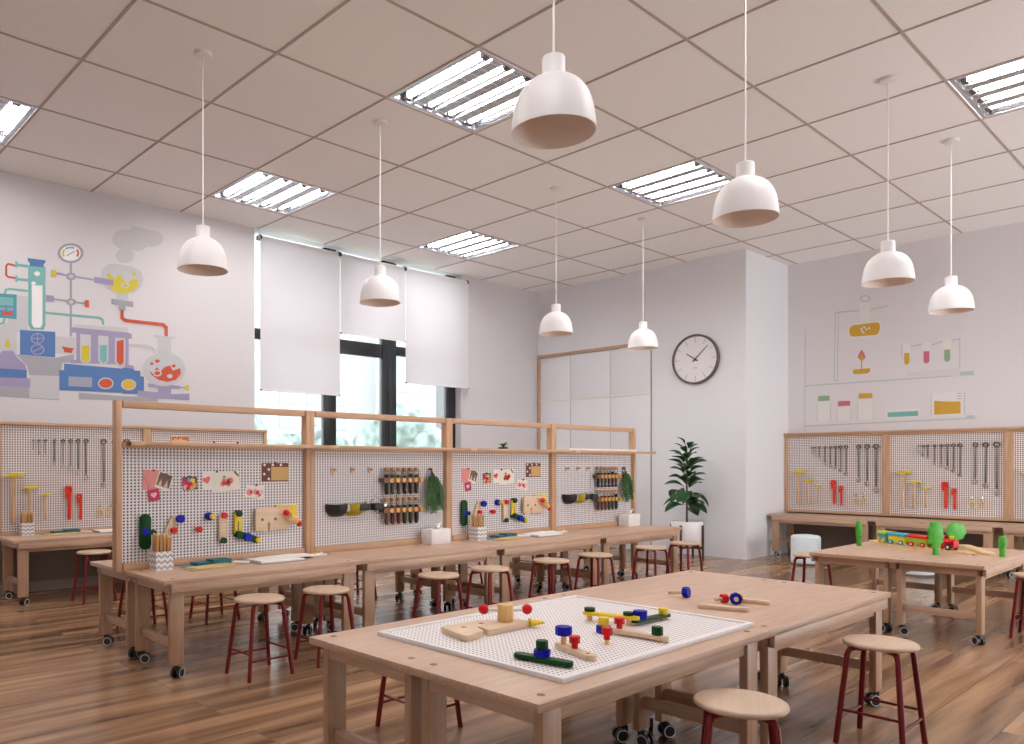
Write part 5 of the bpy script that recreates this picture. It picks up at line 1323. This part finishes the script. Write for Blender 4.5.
def desk_set(X, Y, wh, full=True, spin=0.0):
    """stationery around (X, Y): teal boxes, yellow folders, chalk, sketch pads"""
    g = 'stationery ' + wh
    def m(dx, dy): return (X + dx, Y + dy)
    t = thing('cloth_sheet', 'flat teal felt sheet ' + wh, 'cloth', (*m(-.10, .02), .60), .1, g)
    b = MB(); b.box(-.055, .055, -.045, .045, 0, .006, .002); b.build('sheet', 'teal_light', t)
    for k, (dx, dy, hh, w_) in enumerate(((.00, .03, .026, .06), (.12, .015, .040, .068))):
        t = thing('box', '%s teal box %s' % (['lower', 'taller'][k], wh), 'box', (*m(dx, dy), .60), .06 - .05 * k, g)
        b = MB(); b.box(-w_, w_, -.05, .05, 0, hh * .72, .002); b.build('base', 'teal_cloth', t)
        b = MB(); b.box(-w_ - .002, w_ + .002, -.052, .052, hh * .72, hh, .002); b.build('lid', 'teal_cloth', t)
    for k in range(2):
        t = thing('folder', '%s yellow folder in front of the teal boxes %s' % (['lower', 'upper'][k], wh), 'folder', (*m(-.02 + .03 * k, -.115 + .012 * k), .6001 + .0062 * k), .12 + .08 * k, g)
        b = MB(); b.use('folder_yellow'); b.box(-.16, .16, -.07, .07, 0, .0012); b.box(-.16, .16, -.07, .07, .0048, .006); b.box(-.16, .16, .067, .07, .0012, .0048); b.build('cover', None, t)
        b = MB(); b.box(-.155, .155, -.066, .066, .0013, .0047); b.build('pages', 'paper_cream', t)
    t = thing('chalk', 'short white chalk stick beside the teal boxes ' + wh, 'chalk', (*m(.245, -.075), .612), -.9, g)
    b = MB(); b.cyl((-.06, 0, 0), (.06, 0, 0), .012, seg=14); b.build('stick', 'paper_white', t)
    b = MB(); b.cyl((.06, 0, 0), (.066, 0, 0), .010, .008, seg=14); b.build('end', 'grey_cover', t)
    t = thing('sketch_pad', 'grey backed sketch pad under the papers ' + wh, 'pad', (*m(.52, -.05), .60), .0, g)
    b = MB(); b.box(-.20, .17, -.15, .13, 0, .006, .001); b.build('back_cover', 'grey_cover', t)
    b = MB(); b.box(-.185, .165, -.145, .128, .006, .016, .001); b.build('pages', 'paper_white', t)
    b = MB()
    for k in range(12): b.tube([(-.195, -.13 + .022 * k, .004), (-.198, -.13 + .022 * k, .016), (-.186, -.13 + .022 * k, .019), (-.180, -.13 + .022 * k, .014)], .0018, 5)
    b.build('spiral', 'steel_dark', t)
    if not full: return
    for k, (dx, dy, a) in enumerate(((.62, .0, .10), (.70, -.02, -.06))):
        t = thing('paper_sheet', '%s loose white drawing sheet on the pad %s' % (['lower', 'upper'][k], wh), 'paper', (*m(dx, dy), .6165 + .0015 * k), a, g)
        b = MB(); b.box(-.15, .15, -.10, .10, 0, .001); b.build('sheet', 'paper_white', t)
    t = thing('tray', 'slim white pen tray ' + wh, 'tray', (*m(.90, .02), .60), .02, g)
    b = MB(); b.box(-.11, .11, -.03, .03, 0, .004, .001); b.box(-.11, .11, -.03, -.026, .004, .010); b.box(-.11, .11, .026, .03, .004, .010); b.box(-.11, -.106, -.026, .026, .004, .010); b.box(.106, .11, -.026, .026, .004, .010); b.build('tray_body', 'paper_white', t)
    for k, (dx, mat, nm) in enumerate(((-.04, 'pin_dark', 'dark red'), (.02, 'toy_yellow', 'yellow'), (.075, 'paper_white', 'white'))):
        t = thing('push_bead', '%s bead in the slim pen tray %s' % (nm, wh), 'bead', (*m(.90 + dx, .02), .604), 0, g)
        b = MB(); b.lathe([(.008, 0), (.011, .006), (.009, .016), (.004, .019)], 14); b.build('body', mat, t)

pencil_pot(.222, -.835, 0, 'grey chevron pencil pot on the nearest divider table', 'on the nearest divider table')
pencil_pot(.235 + 2 * BP, -.835, 0, 'grey chevron pencil pot on the third divider table', 'on the third divider table')
pencil_pot(.275, 2.385, 0, 'grey chevron pencil pot on the mural wall table', 'on the mural wall table')
desk_set(.51, -.865, 'on the nearest divider table')
desk_set(.51 + 2 * BP, -.865, 'on the third divider table')
desk_set(.56, 2.33, 'on the mural wall table', False)

def tissue_box(x, y, wh):
    t = thing('tissue_box', 'white marbled tissue box on the ' + wh, 'tissue box', (x, y, .60), 0, 'white tissue boxes')
    b = MB(); b.box(-.114, .114, -.066, .066, 0, .130, .004); b.build('box', 'marble_white', t)
    b = MB(); b.lathe([(.03, .1296), (.03, .1308)], 20); b.build('slot', 'photo_dark', t)
    b = MB(); A = [(-.04, 0, .128), (-.01, .012, .128), (.02, -.008, .128), (.045, .004, .128)]; B2 = [(-.035, .0, .145), (.0, .02, .152), (.035, -.012, .158), (.06, .006, .166)]; D2 = [(.03, .0, .165), (.045, .012, .172), (.06, -.004, .182), (.078, .002, .196)]
    for r0, r1 in ((A, B2), (B2, D2)):
        for k in range(3): b.poly([r0[k], r0[k + 1], r1[k + 1], r1[k]])
    o = b.build('tissue', 'paper_white', t, angle=70); md = o.modifiers.new('thick', 'SOLIDIFY'); md.thickness = .0015
tissue_box(2.705, -.825, 'second divider table')
tissue_box(2.70 + 2 * BP, -.825, 'fourth divider table')

# ------------------------------------------------------------------ white peg tray and construction toys on the front tables
TZ = .60
t = thing('peg_tray', 'white perforated tray with low rim lying on the front tables', 'tray', (.705, -3.755, TZ))
hx, hy = .655, .462
b = MB(); b.box(-hx + .02, hx - .02, -hy + .02, hy - .02, .004, .0105); b.build('peg_panel', 'peg_tray', t, smooth=False)
b = MB()
b.box(-hx, hx, -hy, -hy + .022, 0, .017, .002); b.box(-hx, hx, hy - .022, hy, 0, .017, .002)
b.box(-hx, -hx + .022, -hy + .022, hy - .022, 0, .017, .002); b.box(hx - .022, hx, -hy + .022, hy - .022, 0, .017, .002)
b.build('rim', 'tray_white', t)
TT = TZ + .0105
GT = 'construction toys on the peg tray'
def toy(name, lab, x, y, z=TT, rz=0.0, g=GT): return thing(name, lab, 'toy', (x, y, z), rz, g)
def vbolt(name, t, mat, x, y, z0, z1, r, seg=8):
    b = MB(); b.lathe([(r * .94, z0), (r, z0 + .003), (r, z1 - .003), (r * .94, z1)], seg, (x, y, 0)); return b.build(name, mat, t, angle=25)
def bar(name, t, mat, pts, z0, z1, bev=.003):
    b = MB(); b.prism(pts, z0, z1, 'XY', bev); return b.build(name, mat, t)
def stripxy(p, q, w, r=None):
    p = Vector(p); q = Vector(q); d = (q - p); L = d.length; a = math.atan2(d.y, d.x)
    pts = rrect(0, L, -w / 2, w / 2, (w * .48) if r is None else r, 5)
    return [(p.x + x * cos(a) - y * sin(a), p.y + x * sin(a) + y * cos(a)) for x, y in pts]
# elephant-like notched board with drum, balls and cone
t = toy('toy_board', 'notched plain wooden toy board with drum, two red balls and yellow cone', .40, -3.58)
def L_(x, y): return (x - .40, y + 3.58)
bar('board', t, 'toy_wood', [L_(*p) for p in ((.262, -3.458), (.238, -3.470), (.196, -3.635), (.206, -3.652), (.318, -3.626), (.350, -3.558), (.358, -3.562), (.336, -3.634), (.579, -3.638), (.600, -3.622), (.596, -3.545), (.43, -3.47))][::-1], 0, .026)
b = MB()
for x, y in ((.300, -3.535), (.405, -3.530)): b.lathe([(.011, .0255), (.011, .0266)], 14, (*L_(x, y), 0))
b.build('hole', 'plug', t)
dx, dy = L_(.515, -3.565)
b = MB(); b.lathe([(.031, .026), (.033, .029), (.033, .094), (.031, .097)], 22, (dx, dy, 0)); b.build('drum', 'drum_wood', t, angle=40)
b = MB(); b.cyl((dx - .066, dy + .058, .074), (dx + .066, dy - .058, .074), .007, seg=10); b.build('axle', 'paper_white', t)
for s in (-1, 1):
    b = MB(); b.ball((dx + s * .068, dy - s * .060, .076), .0215, 18, 12); b.build('ball', 'toy_red', t)
b = MB(); c0 = Vector((*L_(.588, -3.632), .020)); b.cyl(c0, c0 + Vector((.062, -.030, -.004)), .019, .004, seg=16); b.build('cone', 'toy_yellow', t, angle=40)
# green bar with stacked nuts
t = toy('toy_bar', 'dark green toy bar with blue and green nuts stacked on it, nearest the tray edge', .185, -4.04)
bar('bar', t, 'toy_green', stripxy((-.030, .112), (.008, -.108), .040), .004, .022, .004)
vbolt('nut', t, 'toy_blue', -.006, .01, .022, .046, .029, 8); vbolt('bolt', t, 'toy_green', -.006, .01, .046, .076, .0215, 10)
# plain slat with tall blue peg and red peg
t = toy('toy_strip', 'plain wooden toy strip with tall blue mushroom peg and red peg', .35, -4.04)
bar('strip', t, 'toy_wood', stripxy((.050, .115), (-.028, -.100), .046), 0, .020)
b = MB(); b.cyl((.040, .080, .02), (.040, .080, .055), .0105, seg=10); b.build('stem', 'drum_wood', t)
vbolt('cap', t, 'toy_blue', .040, .080, .052, .084, .031, 8)
b = MB(); b.lathe([(.012, .02), (.012, .038), (.020, .040), (.021, .062), (.019, .064)], 10, (.012, .01, 0)); b.build('bolt', 'toy_red', t, angle=30)
b = MB(); b.lathe([(.008, .0195), (.008, .0207)], 12, (-.016, -.066, 0)); b.build('hole', 'plug', t)
# blue and yellow stack
t = toy('toy_nut', 'yellow bolt stacked in a blue nut at the middle of the tray', .735, -3.895)
vbolt('nut', t, 'toy_blue', 0, 0, 0, .030, .030, 8); vbolt('bolt', t, 'toy_yellow', 0, 0, .030, .062, .022, 10)
t = toy('toy_bolt', 'single red bolt standing in the tray before the blue and yellow stack', .575, -4.02)
b = MB(); b.cyl((0, 0, 0), (0, 0, .022), .0085, seg=10); b.build('shaft', 'drum_wood', t)
b = MB(); b.lathe([(.012, .018), (.0125, .034), (.0205, .036), (.021, .062), (.0185, .064)], 10); b.build('head', 'toy_red', t, angle=30)
# plain slat with green bolt and red bolt
t = toy('toy_strip', 'plain wooden toy strip with red bolt at one end and green at the other', .73, -4.05)
bar('strip', t, 'toy_wood', stripxy((.018, .125), (.038, -.112), .040), .006, .024)
b = MB(); b.lathe([(.012, .024), (.012, .042), (.021, .044), (.022, .066), (.019, .068)], 10, (.026, .095, 0)); b.build('bolt', 'toy_red', t, angle=30)
vbolt('bolt', t, 'toy_green', .034, -.068, .024, .056, .022, 10)
b = MB(); b.cyl((.034, -.09, 0), (.034, -.09, .007), .016, seg=10); b.cyl((.022, .10, 0), (.022, .10, .007), .016, seg=10); b.build('foot', 'drum_wood', t)
# yellow arm and green arm joined under blue nuts
t = toy('toy_linkage', 'yellow and green toy strips joined under a blue nut at the back of the tray', .97, -3.81)
bar('strip', t, 'toy_yellow', stripxy((-.085, .125), (-.02, -.115), .040), .026, .040)
bar('strip', t, 'toy_green', stripxy((-.03, -.085), (.225, -.105), .038), .010, .024)
vbolt('bolt', t, 'toy_green', -.070, .100, .040, .056, .024, 10); vbolt('bolt', t, 'toy_green', -.028, -.065, .040, .055, .022, 10)
vbolt('nut', t, 'toy_blue', .015, -.095, .024, .060, .030, 8); vbolt('bolt', t, 'toy_yellow', .190, -.100, .024, .050, .022, 10)
b = MB(); b.cyl((-.07, .10, 0), (-.07, .10, .027), .012, seg=10); b.cyl((-.028, -.07, 0), (-.028, -.07, .027), .013, seg=10); b.cyl((.18, -.101, 0), (.18, -.101, .011), .013, seg=10); b.build('foot', 'drum_wood', t)
# loose pieces on the bare table
GL = 'loose toy pieces on the bare table'
t = thing('toy_bolt', 'blue toy bolt lying on its side, alone on the bare table', 'toy', (1.80, -3.665, .60), 0, GL)
b = MB(); d = Vector((-.13, .99, -.10)).normalized(); p = Vector((0, 0, .029)); b.cyl(p - d * .012, p + d * .016, .028, seg=8); b.build('head', 'toy_blue', t, angle=25)
b = MB(); b.cyl(p + d * .016, p + d * .095, .0105, seg=10); b.build('shaft', 'toy_wood', t)
t = thing('toy_strip', 'long plain wooden strip lying in front of the loose bolts', 'toy', (1.63, -3.95, .60), 0, GL)
bar('strip', t, 'toy_wood', stripxy((-.045, .11), (.03, -.105), .040), 0, .020, .004)
t = thing('toy_bolt', 'red toy bolt lying behind the long wooden strip', 'toy', (1.80, -3.865, .60), 0, GL)
b = MB(); d = Vector((-.8, .5, -.06)).normalized(); p = Vector((0, 0, .023)); b.cyl(p - d * .014, p + d * .012, .023, seg=10); b.build('head', 'toy_red', t, angle=25)
b = MB(); b.cyl(p + d * .012, p + d * .050, .009, seg=10); b.build('shaft', 'toy_wood', t)
t = thing('toy_nut', 'blue toy nut on edge with a wooden dowel through it', 'toy', (1.80, -3.925, .60), 0, GL)
b = MB(); d = Vector((-.85, -.5, 0)).normalized(); p = Vector((0, 0, .030)); b.cyl(p - d * .014, p + d * .014, .030, seg=8); b.build('nut', 'toy_blue', t, angle=25)
b = MB(); b.cyl(p - d * .02, p + d * .032, .011, seg=10); b.build('dowel', 'toy_wood', t)
t = thing('toy_strip', 'short wooden strip with yellow nut, behind the loose blue nut', 'toy', (1.90, -3.98, .60), 0, GL)
bar('strip', t, 'toy_wood', stripxy((-.01, .065), (.02, -.06), .038), 0, .020, .004)
b = MB(); b.cyl((-.012, .066, .022), (-.030, .088, .022), .022, seg=8); b.build('nut', 'toy_yellow', t, angle=25)

# ------------------------------------------------------------------ wooden railway on the train table
TH = .577
def track(name, lab, pts, w_=.084):
    t = thing(name, lab, 'toy track', (pts[0][0], pts[0][1], TH), 0, 'wooden railway tracks')
    o = Vector((pts[0][0], pts[0][1])); P_ = [Vector(p) - o for p in pts]
    L = []; R2 = []; nrm = []
    for i, p in enumerate(P_):
        d = (P_[min(i + 1, len(P_) - 1)] - P_[max(i - 1, 0)]).normalized(); nrm.append(Vector((-d.y, d.x)))
    def sec(b, prof):
        rings = [[(p.x + n_.x * u, p.y + n_.y * u, z) for u, z in prof] for p, n_ in zip(P_, nrm)]
        b.ring_loft(rings)
    b = MB(); h_ = w_ / 2
    sec(b, [(-h_, 0), (h_, 0), (h_, .020), (.030, .020), (.030, .017), (.020, .017), (.020, .020), (-.020, .020), (-.020, .017), (-.030, .017), (-.030, .020), (-h_, .020)])
    b.build('rail', 'track_wood', t, angle=30)
    b = MB(); d = (P_[-1] - P_[-2]).normalized(); e_ = P_[-1]
    b.prism(circ(e_.x + d.x * .018, e_.y + d.y * .018, .011), .001, .0125, 'XY'); b.box(-.005, .02, -.004, .004, .001, .0125, m=TR(e_.x, e_.y, 0) @ RZ(math.atan2(d.y, d.x))); b.build('connector', 'track_wood', t)
def bez(a, b_, c, n=12): return [((1 - s) ** 2 * a[0] + 2 * s * (1 - s) * b_[0] + s * s * c[0], (1 - s) ** 2 * a[1] + 2 * s * (1 - s) * b_[1] + s * s * c[1]) for s in [k / n for k in range(n + 1)]]
track('toy_track', 'curved wooden track under the two rear train carriages', bez((5.97, -3.20), (5.66, -3.42), (5.56, -3.66)))
track('toy_track', 'wooden track under the red engine, ending at the table front', bez((5.555, -3.675), (5.47, -3.88), (5.40, -4.075)))
track('toy_track', 'wooden track branching right of the engine, beside the smallest toy tree', bez((6.10, -3.86), (5.80, -4.02), (5.47, -4.17)))

def train_car(lab, p, q, body, roof, wheel, kind):
    p = Vector(p); q = Vector(q); mid = (p + q) / 2; d = q - p; L = d.length; a = math.atan2(d.y, d.x)
    t = thing('toy_engine' if kind == 'engine' else 'toy_carriage', lab, 'toy train', (mid.x, mid.y, TH + .0202), a, 'toy train')
    h_ = L / 2
    wr = .021
    if kind == 'engine':
        b = MB(); b.box(-h_, h_, -.034, .034, .018, .045, .004); b.build('chassis', 'toy_red', t)
        b = MB(); b.box(-h_, -h_ + .065, -.036, .036, .045, .105, .004); b.build('cab', 'toy_red', t)
        b = MB(); b.box(-h_ - .008, -h_ + .072, -.041, .041, .105, .116, .004); b.build('roof', 'toy_red', t)
        b = MB(); b.cyl((-h_ + .065, 0, .062), (h_, 0, .062), .029, seg=18); b.build('boiler', 'toy_red', t)
        b = MB(); b.lathe([(.012, .085), (.012, .100), (.017, .112), (.015, .115)], 14, (h_ - .035, 0, 0)); b.build('chimney', 'toy_yellow', t)
        wr = .026
    else:
        b = MB(); b.box(-h_ + .004, h_ - .004, -.036, .036, .014, .075, .004); b.build('body', body, t)
        b = MB(); b.prism([(-.043, 0), (.043, 0), (.043, .012), (.030, .026), (-.030, .026), (-.043, .012)], -h_, h_, 'YZ', .003); o = b.build('roof', roof, t); o.location = (0, 0, .075)
        if kind == 'open':
            b = MB()
            for s in (-1, 1): b.box(-h_ + .01, -h_ + .03, -.0375, .0375, .01, .05); b.box(h_ - .03, h_ - .01, -.0375, .0375, .01, .05)
            b.build('window', wheel, t)
        b = MB(); b.cyl((h_ - .004, 0, .024), (h_ + .008, 0, .024), .008, seg=10); b.build('coupling', 'black_rubber', t)
    for s in (-1, 1):
        for x in (-h_ + .036, h_ - .036):
            b = MB(); b.cyl((x, s * .032, wr), (x, s * .045, wr), wr, seg=18); w_ = b.build('wheel', 'black_rubber' if kind == 'engine' else wheel, t)
            b = MB(); b.cyl((x, s * .045, wr), (x, s * .0475, wr), wr * .42, seg=12); b.build('hubcap', 'wheel_white', w_)
train_car('rear toy carriage with blue body and lime roof', (5.835, -3.305), (5.725, -3.405), 'toy_cyan', 'toy_lime', 'toy_yellow', 'open')
train_car('toy carriage with yellow body and blue roof', (5.71, -3.420), (5.625, -3.575), 'toy_yellow', 'toy_cyan', 'toy_cyan', 'car')
train_car('toy carriage with lime body and red roof', (5.615, -3.597), (5.545, -3.755), 'toy_lime', 'toy_red', 'toy_red', 'car')
train_car('red toy engine at the front of the train', (5.535, -3.785), (5.462, -3.955), None, None, None, 'engine')

def toy_tree(lab, x, y, rz, out, th=.030):
    t = thing('toy_tree', lab, 'toy tree', (x, y, TH), rz, 'green toy trees')
    b = MB(); b.prism(out, -th / 2, th / 2, 'XZ', .004); b.build('crown', 'tree_green', t)
    b = MB(); b.prism([(-.020, 0), (.020, 0), (.015, .06), (-.015, .06)], -th * .45, th * .45, 'XZ', .003); b.build('trunk', 'tree_green', t)
slim = [(-.014, .045), (.014, .045)]
def lobes(cx_, cz_, rx, rz_, n, depth):
    return [(cx_ + (rx * (1 + depth * cos(n * a))) * sin(a), cz_ - (rz_ * (1 + depth * cos(n * a))) * cos(a)) for a in [2 * pi * k / 60 for k in range(60)]]
def zig(w_, z0, z1, n):
    L = []
    for k in range(n):
        f0 = k / n; ww = w_ * (sin(pi * (.14 + .82 * f0)) ** .6)
        L += [(ww, z0 + (z1 - z0) * (f0 + .15 / n)), (ww * .88, z0 + (z1 - z0) * (f0 + .9 / n))]
    return L + [(0, z1)] + [(-x, z) for x, z in reversed(L)]
toy_tree('narrow lime green toy tree alone at the left end of the table', 5.482, -3.24, .80, zig(.032, .045, .218, 5))
toy_tree('tallest green toy tree standing in front of the train', 5.193, -3.885, -.75, zig(.058, .05, .262, 5))
toy_tree('round crowned green toy tree behind the red engine', 5.917, -3.845, -.70, lobes(0, .142, .078, .076, 9, .05))
toy_tree('smallest lime green toy tree near the right corner of the table', 5.429, -4.262, .68, zig(.032, .04, .162, 4))

# ------------------------------------------------------------------ light
w = bpy.data.worlds.new('World'); scene.world = w; w.use_nodes = True
bg = w.node_tree.nodes['Background']; bg.inputs[0].default_value = (.95, .975, 1.0, 1); bg.inputs[1].default_value = 5.0

# ------------------------------------------------------------------ camera
cam = bpy.data.cameras.new('camera'); co = bpy.data.objects.new('camera', cam); C.objects.link(co)
co.location = (-1.92172, -5.72725, 1.29); co.rotation_euler = (pi / 2, 0, .848376 - pi / 2)
cam.sensor_width = 36.0; cam.lens = 777.157 / 1024 * 36.0
cam.shift_x = (512 - 409.6) / 1024; cam.shift_y = (464.05 - 372) / 1024
cam.clip_end = 600
scene.camera = co

vs = scene.view_settings
scene.display_settings.display_device = 'sRGB'
vs.view_transform = 'Standard'; vs.look = 'None'; vs.exposure = 0.5; vs.gamma = 1.0; vs.use_curve_mapping = False
scene.cycles.use_denoising = True
scene.cycles.max_bounces = 10; scene.cycles.diffuse_bounces = 6; scene.cycles.transparent_max_bounces = 12
scene.cycles.sample_clamp_indirect = 4.0
